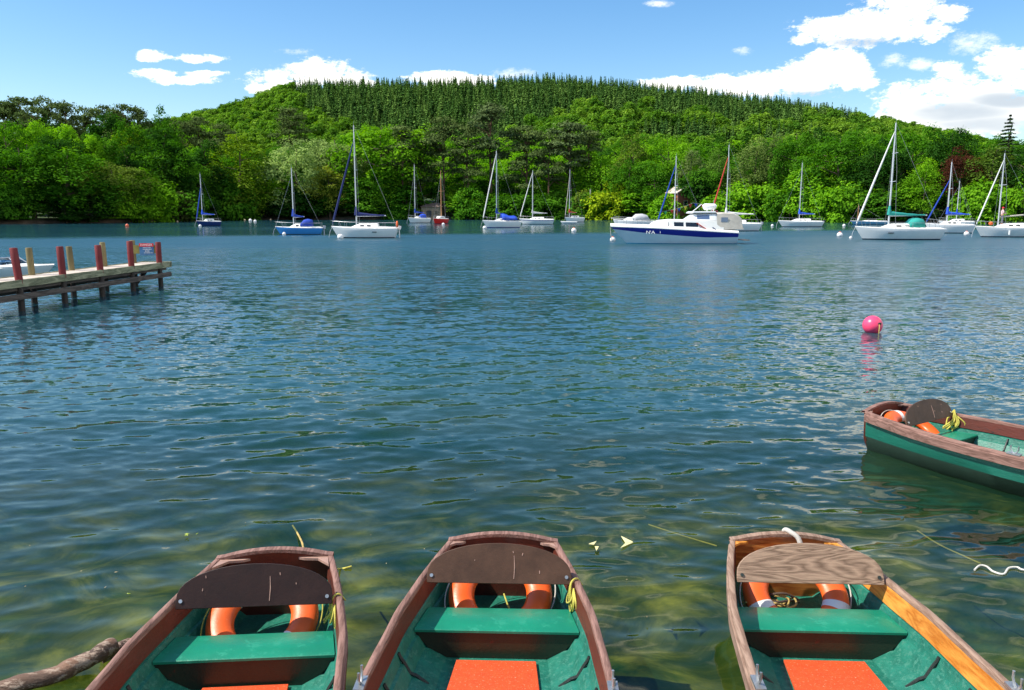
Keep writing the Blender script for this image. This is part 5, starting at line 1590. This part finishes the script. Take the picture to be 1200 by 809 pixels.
mb = MB(); ms = [2, 3, 0, 0, 1, 0, 0, 0, 0, 0, 1, 0, 0, 3, 2]
mb.grid(rows, mats=ms); mb.add(rows[-1], [tuple(range(16))], 0)
mb.build('hull', [gel('pale blue white topsides', (.62, .72, .78)), gel('deep blue stripe', (.010, .018, .26)), Y_BOOT, gel('turquoise boot top', (.05, .30, .50))], cr, smooth=35)
def cb_(t): return B / 2 * ((1 - (1 - t / .5) ** 2.3) if t < .5 else 1 - .12 * (t - .5)) if t > 0 else .02
mb = MB(); rr = []
for i in range(n + 1):
    t = i / n; T = float(top(t)); y = cb_(t); x = -CL / 2 + t * CL
    hgt = .20
    rr.append([(x, -y - .015, T - .02), (x, -y - .015, T + .02), (x, -y * .93, T + hgt * .8), (x, -y * .8, T + hgt), (x, 0, T + hgt + .05), (x, y * .8, T + hgt), (x, y * .93, T + hgt * .8), (x, y + .015, T + .02), (x, y + .015, T - .02)])
mb.grid(rr); mb.add(rr[-1], [tuple(range(9))]); mb.build('deck', Y_DECK, cr, smooth=50)
st = [(zx(350), .4, .3, zz(380), zz(372)), (zx(400), 1.25, 1.05, zz(400), zz(352)), (zx(470), 1.32, 1.12, zz(404), zz(345)), (zx(800), 1.38, 1.2, zz(415), zz(352)), (zx(830), 1.38, 1.2, zz(415), zz(360))]
cbn = house('cabin', Y_DECK, cr, st)
side_windows(cbn, st, [(zx(392), zx(455)), (zx(490), zx(555)), (zx(570), zx(655))], (.25, .72))
st = [(zx(585), 1.0, .8, zz(352), zz(346)), (zx(640), 1.12, .92, zz(352), zz(310)), (zx(775), 1.15, .98, zz(352), zz(305)), (zx(790), 1.15, .98, zz(352), zz(310))]
wh = house('wheelhouse', Y_WHITE, cr, st)
side_windows(wh, st, [(zx(650), zx(735))], (.22, .85), gel('blue grey windscreen', (.10, .16, .28), .1))
mb = MB(); mb.prism([(zx(612), zz(303)), (zx(625), zz(290)), (zx(778), zz(288)), (zx(783), zz(302))], -1.05, 1.05); mb.build('roof', Y_WHITE, cr, smooth=0, bevel=.04)
# aft canopy
mb = MB(); rows = []
for x, h, w in [(785, 300, 1.12), (830, 296, 1.15), (900, 300, 1.15), (940, 318, 1.12), (955, 330, 1.1), (968, 405, 1.15)]:
    rows.append([(zx(x), -1.34, zz(412)), (zx(x), -w * 1.08, (zz(h) + zz(412)) / 2 + .05), (zx(x), -w, zz(h) - .08), (zx(x), -w * .75, zz(h)), (zx(x), w * .75, zz(h)), (zx(x), w, zz(h) - .08), (zx(x), w * 1.08, (zz(h) + zz(412)) / 2 + .05), (zx(x), 1.34, zz(412))])
mb.grid(rows); mb.add(rows[-1], [tuple(range(8))])
cn = mb.build('canopy', C_BEIGE, cr, smooth=35)
for sg in (-1, 1):
    mb = MB(); mb.box((zx(835), sg * 1.262, zz(345)), (.55, .03, .36)); mb.build('canopy_window', gel('clear panel', (.22, .28, .38), .1), cn, smooth=0)
for (x0_, y0_, x1_, y1_, w, mt) in ((640, 368, 708, 412, .10, C_RED), (750, 397, 772, 414, .08, C_NAVY)):
    mb = MB(); a = Vector((zx(x0_), -1.33, zz(y0_))); b = Vector((zx(x1_), -1.405, zz(y1_)))
    hv = Vector((w, 0, 0)); q = Vector((0, -.05, 0))
    mb.add([a - q, a + hv - q, b + hv - q, b - q, a + q, a + hv + q, b + hv + q, b + q], [(0, 1, 2, 3), (7, 6, 5, 4), (0, 4, 5, 1), (1, 5, 6, 2), (2, 6, 7, 3), (3, 7, 4, 0)]); mb.build('side_stripe', mt, cr, smooth=0)
mb = MB(); mb.tube([(zx(712), 0, zz(262)), (zx(722), 0, zz(258)), (zx(790), 0, zz(258)), (zx(799), 0, zz(262))], [.2, .27, .27, .2], 16, flat=1.0); mb.build('life_raft_canister', Y_WHITE, cr, smooth=50)
mb = MB(); mb.tube([(zx(735), -.25, zz(288)), (zx(735), -.22, zz(264))], .03); mb.tube([(zx(780), -.25, zz(288)), (zx(780), -.22, zz(264))], .03); mb.tube([(zx(640), .0, zz(290)), (zx(700), 0, zz(240))], .035, 6); mb.build('radar_arch', Y_WHITE, cr)
tubep('aerial', Y_RIG, cr, [(zx(785), 0, zz(285)), (zx(785), 0, zz(210))], .02, 6)
for sg in (-1, 1):
    pts = [(-CL / 2 + t * CL, sg * max(.05, cb_(t) * .9), float(top(t)) + .22 + .45) for t in (.005, .05, .12, .2, .28, .34)]
    pts.append((-CL / 2 + .36 * CL, sg * cb_(.36) * .9, float(top(.36)) + .22))
    mb = MB(); mb.tube(pts, .018, 6)
    for p_ in pts[1:-1]: mb.tube([(p_[0], p_[1], p_[2] - .45), p_], .015, 5)
    mb.build('bow_rail', Y_RIG, cr)
mb = MB(); mb.box((zx(1005), 0, zz(487)), (.55, 1.6, .06)); mb.build('bathing_platform', Y_WOOD, cr, smooth=0)
tubep('mooring_warp', C_BEIGE, cr, [(-CL / 2, 0, zz(400)), (-CL / 2 + .05, 0, zz(440)), (-CL / 2 + .15, 0, zz(490))], .03, 6)
# name in white along the stripe
def hull_y(x, z):
    t = (x + CL / 2) / CL; return -cb_(max(.02, t)) * (.55 + .45 * min(1, (z / float(top(t)) + .3) / 1.2) ** .7)
for s_, x, sz in (('N', 312, .36), ("'", 328, .34), ('A', 345, .36), ('I', 392, .26)):
    X = zx(x); Zl = zz(432)
    t2 = text_mesh(s_, sz, Y_WHITE, 'lettering', cr, (X, hull_y(X, Zl) - .045, Zl), (math.radians(84), 0, math.atan2(hull_y(X + .3, Zl) - hull_y(X - .3, Zl), .6)), depth=.006, sx=1.3)

# small cabin boat behind the cruiser
def cabin_boat(name, label, x0, x1, wl, yaw, canopy, F=.85, cat='motor boat', spans=((-.16, -.02), (.02, .14))):
    p = P((x0 + x1) / 2, wl, 0); dep = p.y * cp + HCAM * sp; L = (x1 - x0) / FPX * dep
    o = thing(name, label, cat, (p.x, p.y, 0), math.radians(yaw)); B = L * .36
    hull(o, L, B, F, Y_WHITE)
    st = [(-L * .28, B * .2, B * .14, F * 1.05, F * 1.1), (-L * .14, B * .38, B * .30, F * 1.02, F + .55), (L * .16, B * .40, B * .32, F, F + .62), (L * .18, B * .40, B * .32, F, F + .58)]
    c = house('cabin', Y_DECK, o, st)
    side_windows(c, st, [(L * a, L * b) for a, b in spans], (.3, .8), gel('grey blue screen', (.12, .18, .26), .1))
    mb = MB(); rows = []
    for dx, h in ((-.02, .62), (.06, 1.05), (.20, 1.1), (.32, .9), (.38, .3)):
        z = F; rows.append([(L * dx, -B * .42, z), (L * dx, -B * .38, z + h * .75), (L * dx, -B * .2, z + h), (L * dx, B * .2, z + h), (L * dx, B * .38, z + h * .75), (L * dx, B * .42, z)])
    if canopy: mb.grid(rows); mb.build('canopy', canopy, o, smooth=50).modifiers.new('t', 'SOLIDIFY').thickness = .02
    rails(o, L, B, F, .02, .45, .5)
    return o
cabin_boat('cabin_boat', 'small white cabin boat with grey canopy behind the cruiser bow', 718, 766, 269, 4, C_GREY, 1.15)

# runabout moored behind the jetty
pr = P(38, 333, 0)
rb = thing('runabout', 'white open motorboat with raked windscreen moored behind the jetty', 'motor boat', (pr.x - 3.0, pr.y + 2.0, 0), math.radians(180 - 12))
hull(rb, 6.4, 2.3, .66, Y_WHITE)
def screen_rows(x_off): 
    out = []
    for i in range(13):
        a = PI * (-.5 + i / 12)
        w = 1.02
        x = -1.0 - .55 * math.cos(a) ** .8 if True else 0
        y = w * math.sin(a)
        out.append(((x, y, .76), (x + .42, y * .86, 1.16)))
    return out
sr = screen_rows(0)
gm, gnt, gout = new_mat('windscreen glass')
gt = N(gnt, 'ShaderNodeBsdfTransparent'); gt.inputs[0].default_value = (.62, .80, .90, 1); gg = N(gnt, 'ShaderNodeBsdfGlossy', i_Roughness=.03); gf = N(gnt, 'ShaderNodeFresnel', i_IOR=1.5); gx = N(gnt, 'ShaderNodeMixShader')
gnt.links.new(gf.outputs[0], gx.inputs[0]); gnt.links.new(gt.outputs[0], gx.inputs[1]); gnt.links.new(gg.outputs[0], gx.inputs[2]); gnt.links.new(gx.outputs[0], gout.inputs[0])
mb = MB(); mb.grid([[a for a, b in sr], [b for a, b in sr]]); ws = mb.build('windscreen', gm, rb, smooth=80); ws.modifiers.new('t', 'SOLIDIFY').thickness = .008
mb = MB(); mb.tube([b for a, b in sr], .03, 6)
for k in (0, 3, 6, 9, 12): mb.tube([sr[k][0], sr[k][1]], .022, 6)
mb.build('screen_frame', Y_ALU, ws)
for yy in (-.45, .45):
    mb = MB(); mb.box((.4, yy, .62), (.5, .5, .14)); mb.box((.68, yy, .85), (.12, .5, .45), ry=.15); mb.build('seat', C_GREY, rb, bevel=.04)
st = [(-2.7, .3, .2, .70, .74), (-1.5, .85, .8, .68, .82), (-1.0, 1.0, .95, .66, .80)]
house('foredeck', Y_DECK, rb, st); rb.scale = (1, 1, .76)
mb = MB(); mb.tube([(-.6, -1.0, .7), (-.2, -.98, 1.05), (.8, -.98, 1.02), (1.4, -1.0, .72)], .025, 6); mb.tube([(.1, -1.0, .7), (.3, -.98, 1.04)], .02, 6); mb.build('side_rail', Y_ALU, rb)

# ------------------------------------------------------------------ mooring buoys
def buoy(px, py, r, mat, label, cap=None, group='mooring buoys among the yachts'):
    p = P(px, py, 0)
    o = thing('mooring_buoy', label, 'buoy', p, 0, group)
    mb = MB(); mb.sphere((0, 0, r * .55), r, 20, 14); mb.build('float', mat, o, smooth=80)
    mb = MB()
    if cap: mb.tube([(0, 0, r * 1.50), (0, 0, r * 1.75)], [r * .45, r * .2], 10); mb.build('cap', cap, o)
    mb = MB(); mb.tube([(r * .15 * math.cos(a), 0, r * 1.6 + r * .2 * math.sin(a)) for a in [PI * i / 6 for i in range(7)]], r * .07, 6); mb.build('ring', Y_RIG, o)
B_W = paint('white buoy plastic', (.80, .78, .76), .4, bump=.05, wear=(.45, .40, .35), wear_amt=.2, scale=3)
B_O = paint('orange red buoy plastic', (.85, .16, .06), .4, bump=.05, wear=(.8, .6, .5), wear_amt=.5, scale=3)
B_T = paint('dull tan buoy plastic', (.45, .35, .22), .6, bump=.05)
buoy(149, 265.5, .28, B_O, 'orange and white buoy on calm water above the jetty sign')
buoy(208, 260.5, .22, B_T, 'tiny dull buoy by the shore left of the navy sloop')
buoy(234.5, 266, .25, B_W, 'white buoy at the bow of the small navy sloop')
buoy(287, 258.8, .26, B_T, 'dull buoy left of the close white pair by the shore')
buoy(293.5, 259.6, .42, B_W, 'larger white buoy of the close pair by the shore')
buoy(299, 260.5, .36, B_W, 'smaller white buoy of the close pair by the shore')
buoy(317, 258.4, .28, B_T, 'tan buoy by the shore just left of the light blue boat')
buoy(333, 275.5, .20, B_W, 'white buoy against the bow of the light blue boat')
buoy(399, 280, .30, B_W, 'white buoy against the bow of the white sloop with navy sail', None)
buoy(519.5, 264, .28, B_W, 'white buoy in front of the red hulled boat')
buoy(568, 268.5, .30, B_W, 'white buoy at the bow of the sloop with the blue tent')
buoy(672.5, 272, .33, B_W, 'white buoy with orange cap below the red covered sloop', B_O)
buoy(718, 283, .25, B_W, 'white buoy hanging at the motor cruiser bow', B_O)
buoy(905, 265.5, .24, B_W, 'white buoy at the bow of the sloop with bright blue boom cover')
buoy(989, 265.5, .26, B_W, 'white buoy at the bow of the low pale blue boat')
buoy(984, 277.5, .30, B_W, 'round white buoy left of the biggest yacht, clear of its bow', B_O)
buoy(997, 280, .16, B_W, 'small white float under the biggest yacht bow')
buoy(1132.5, 276, .28, B_W, 'white buoy at the bow of the rightmost yacht', B_O)

# white dinghy in front of the red covered sloop
pd_ = P(666.5, 262.5, 0)
dg = thing('dinghy', 'white dinghy lying alongside the sloop with the red cover', 'dinghy', (pd_.x, pd_.y, 0), .05)
hull(dg, 3.4, 1.3, .40, Y_WHITE)
mb = MB(); mb.box((.2, 0, .44), (.25, 1.0, .03)); mb.build('seat', Y_WOOD, dg, smooth=0)

# ------------------------------------------------------------------ buildings in the wood
M_STONE = paint('brown rubble stone', (.38, .26, .16), .9, bump=.8, scale=2.5, var=.45, wear=(.12, .08, .05), wear_amt=.5, fine=5)
M_SLATE = paint('brown grey slates', (.12, .085, .07), .8, bump=.6, scale=1.0, var=.35, fine=6)
M_REDW = paint('red brown painted wall', (.32, .09, .05), .8, bump=.3)
M_PALER = paint('pale render and barge boards', (.62, .50, .42), .8, bump=.2)
pb_ = P(507, 259.2, 0)
bh = thing('boathouse', 'small brown stone boathouse with slate roof at the water', 'boathouse', (PD(507, 255, float(shore_D(507)) + 1.6)[0].x, float(shore_D(507)) + 1.6, .0), -.06)
sc = pb_.y * cp / FPX
w = 27 * sc; h = 11.5 * sc * 1.0; d = 4.5
mb = MB(); mb.box((0, 0, h / 2 + .6), (w, d, h + 1.2)); wl_ = mb.build('wall', M_STONE, bh, smooth=0)
mb = MB(); e = .45; z0 = h + 1.2
mb.add([(-w / 2 - e, -d / 2 - e, z0), (w / 2 + e, -d / 2 - e, z0), (w / 2 + e, d / 2 + e, z0), (-w / 2 - e, d / 2 + e, z0), (-w / 2 + 1.9, 0, z0 + 1.25), (w / 2 - .8, 0, z0 + 1.25)],
       [(0, 1, 5, 4), (1, 2, 5), (2, 3, 4, 5), (3, 0, 4), (3, 2, 1, 0)]); mb.build('roof', M_SLATE, bh, smooth=0)
mb = MB(); mb.box((-w * .12, -d / 2 - .02, h * .45 + .6), (1.5, .08, h * .75)); mb.build('door', Y_DARK, bh, smooth=0)
mb = MB(); mb.box((w * .26, -d / 2 - .02, h * .6 + .6), (.9, .08, .8)); mb.build('window', Y_WIN, bh, smooth=0)
def gable_house(px, ytop, wpx, back, label, wallm, roofm, rz):
    D = float(shore_D(px)) + back; p, t = PD(px, ytop, D)
    g = float(terrain_h(p.x, p.y)); w = wpx / FPX * t; H = p.z - g
    o = thing('house', label, 'house', (p.x, p.y, g - .3), rz)
    d = 6.0; rh = w * .30
    mb = MB(); mb.prism([(-w / 2, 0), (w / 2, 0), (w / 2, H - rh + .3), (0, H + .25), (-w / 2, H - rh + .3)], -d / 2, d / 2); wl_ = mb.build('wall', wallm, o, smooth=0)
    for sg in (-1, 1):
        mb = MB(); e = .5
        mb.prism([(sg * 0, H + .33), (sg * (w / 2 + e), H - rh + .15), (sg * (w / 2 + e), H - rh + .38), (sg * 0, H + .56)], -d / 2 - e, d / 2 + e); mb.build('roof', roofm, o, smooth=0)
    mb = MB(); mb.box((0, -d / 2 - .02, H * .55), (1.2, .08, 1.3)); f = mb.build('window', M_PALER, o, smooth=0)
    mb = MB(); mb.box((0, -d / 2 - .07, H * .55), (.95, .04, 1.05)); mb.build('pane', Y_WIN, f, smooth=0)
gable_house(797, 220, 21, 3.0, 'red brown house gable with pale roof edge above the motor cruiser', M_REDW, M_PALER, .35)
gable_house(866, 223, 20, 3.5, 'low pale roofed house peeping over the bright bushes', M_PALER, M_PALER, -.5)
for px, y0_, lab in ((692, 222, 'pale grey post standing at the shore right of the red covered sloop'), (846.5, 225, 'pale grey post at the shore right of the red furled sail')):
    D = float(shore_D(px)) + (-1.5); p, t = PD(px, y0_, D)
    ps = thing('shore_post', lab, 'post', (p.x, p.y, -.5), 0)
    mb = MB(); mb.tube([(0, 0, -1), (0, 0, p.z + .5)], [.22, .19], 10); mb.build('shaft', paint('pale weathered post', (.42, .40, .34), .8), ps)
    mb = MB(); mb.tube([(0, 0, p.z + .5), (0, 0, p.z + .68)], [.26, .1], 10); mb.build('cap', M_DARK, ps)

# ------------------------------------------------------------------ the person on the rightmost yacht
def person(o_loc, rz, label):
    o = thing('person', label, 'person', o_loc, rz)
    SK = paint('skin', (.55, .30, .20), .6, bump=0); TR = paint('grey trousers', (.16, .17, .20), .8, bump=0); SH = paint('white and red shirt', (.74, .55, .55), .8, bump=0, wear=(.6, .06, .08), wear_amt=.6, scale=9); RD = paint('red cap', (.70, .02, .04), .7, bump=0)
    def skin(name, V, E, R, mat, root=0, sub=2):
        me = bpy.data.meshes.new(name); me.from_pydata(V, E, []); ob = bpy.data.objects.new(name, me); COL.objects.link(ob); ob.parent = o
        me.materials.append(mat)
        md = ob.modifiers.new('skin', 'SKIN'); md.use_smooth_shade = True
        for i, v in enumerate(me.skin_vertices[0].data): v.radius = (R[i], R[i]); v.use_root = (i == root)
        sb_ = ob.modifiers.new('s', 'SUBSURF'); sb_.levels = sub; sb_.render_levels = sub
        return ob
    V = [(0, 0, .95), (0, 0, 1.12), (0, -.01, 1.32), (0, -.01, 1.45), (0, -.02, 1.53), (0, -.03, 1.62), (0, -.03, 1.70),
         (-.17, 0, 1.40), (-.24, -.06, 1.14), (-.14, -.27, 1.12), (-.10, -.36, 1.14), (.17, 0, 1.40), (.25, -.05, 1.15), (.18, -.26, 1.20), (.14, -.35, 1.24),
         (-.10, 0, .88), (-.12, -.03, .50), (-.12, .01, .10), (-.12, -.12, .04), (.10, 0, .88), (.13, -.03, .50), (.14, .01, .10), (.15, -.12, .04)]
    E = [(0, 1), (1, 2), (2, 3), (3, 4), (4, 5), (5, 6), (3, 7), (7, 8), (8, 9), (9, 10), (3, 11), (11, 12), (12, 13), (13, 14), (0, 15), (15, 16), (16, 17), (17, 18), (0, 19), (19, 20), (20, 21), (21, 22)]
    R = [.13, .13, .15, .10, .055, .095, .075, .065, .045, .035, .04, .065, .045, .035, .04, .09, .06, .042, .04, .09, .06, .042, .04]
    skin('body', V, E, R, SK)
    for sg, base in ((-1, 10), (1, 14)):
        b = Vector(V[base])
        for k in range(5):
            a = (k - 2) * .018
            l = (.03, .07, .08, .075, .055)[k]
            skin('finger', [tuple(b + Vector((a, -.01, 0))), tuple(b + Vector((a * 1.2, -.03 - l * .4, -.01))), tuple(b + Vector((a * 1.1, -.03 - l * .7, -.04)))], [(0, 1), (1, 2)], [.010, .009, .007], SK, sub=1)
    skin('shirt', [(0, 0, .98), (0, 0, 1.12), (0, -.01, 1.32), (0, -.01, 1.42), (-.17, 0, 1.40), (-.24, -.06, 1.18), (.17, 0, 1.40), (.25, -.05, 1.19)], [(0, 1), (1, 2), (2, 3), (3, 4), (4, 5), (3, 6), (6, 7)], [.155, .15, .17, .11, .085, .065, .085, .065], SH)
    skin('trousers', [(0, 0, .98), (-.10, 0, .88), (-.12, -.03, .50), (-.12, .01, .12), (.10, 0, .88), (.13, -.03, .50), (.14, .01, .12)], [(0, 1), (1, 2), (2, 3), (0, 4), (4, 5), (5, 6)], [.15, .11, .08, .062, .11, .08, .062], TR)
    mb = MB(); mb.sphere((0, -.03, 1.70), .115, 16, 10, sz=.8); mb.box((0, -.14, 1.70), (.13, .12, .015)); mb.build('cap', RD, o, smooth=60)
    mb = MB(); mb.sphere((-.035, -.118, 1.635), .012, 8, 6); mb.build('eye', Y_DARK, o)
    mb = MB(); mb.sphere((.035, -.118, 1.635), .012, 8, 6); mb.build('eye', Y_DARK, o)
    mb = MB(); mb.tube([(0, -.115, 1.625), (0, -.145, 1.605)], [.008, .016], 8); mb.build('nose', SK, o)
    return o
ppos = boat_point(y17, y17['mx'] + .28, -.10, sheer_z(.4, y17['F']) + .30)
person(ppos, PI / 2 - .2, 'person in white and red shirt and red cap standing at the rightmost yacht mast')
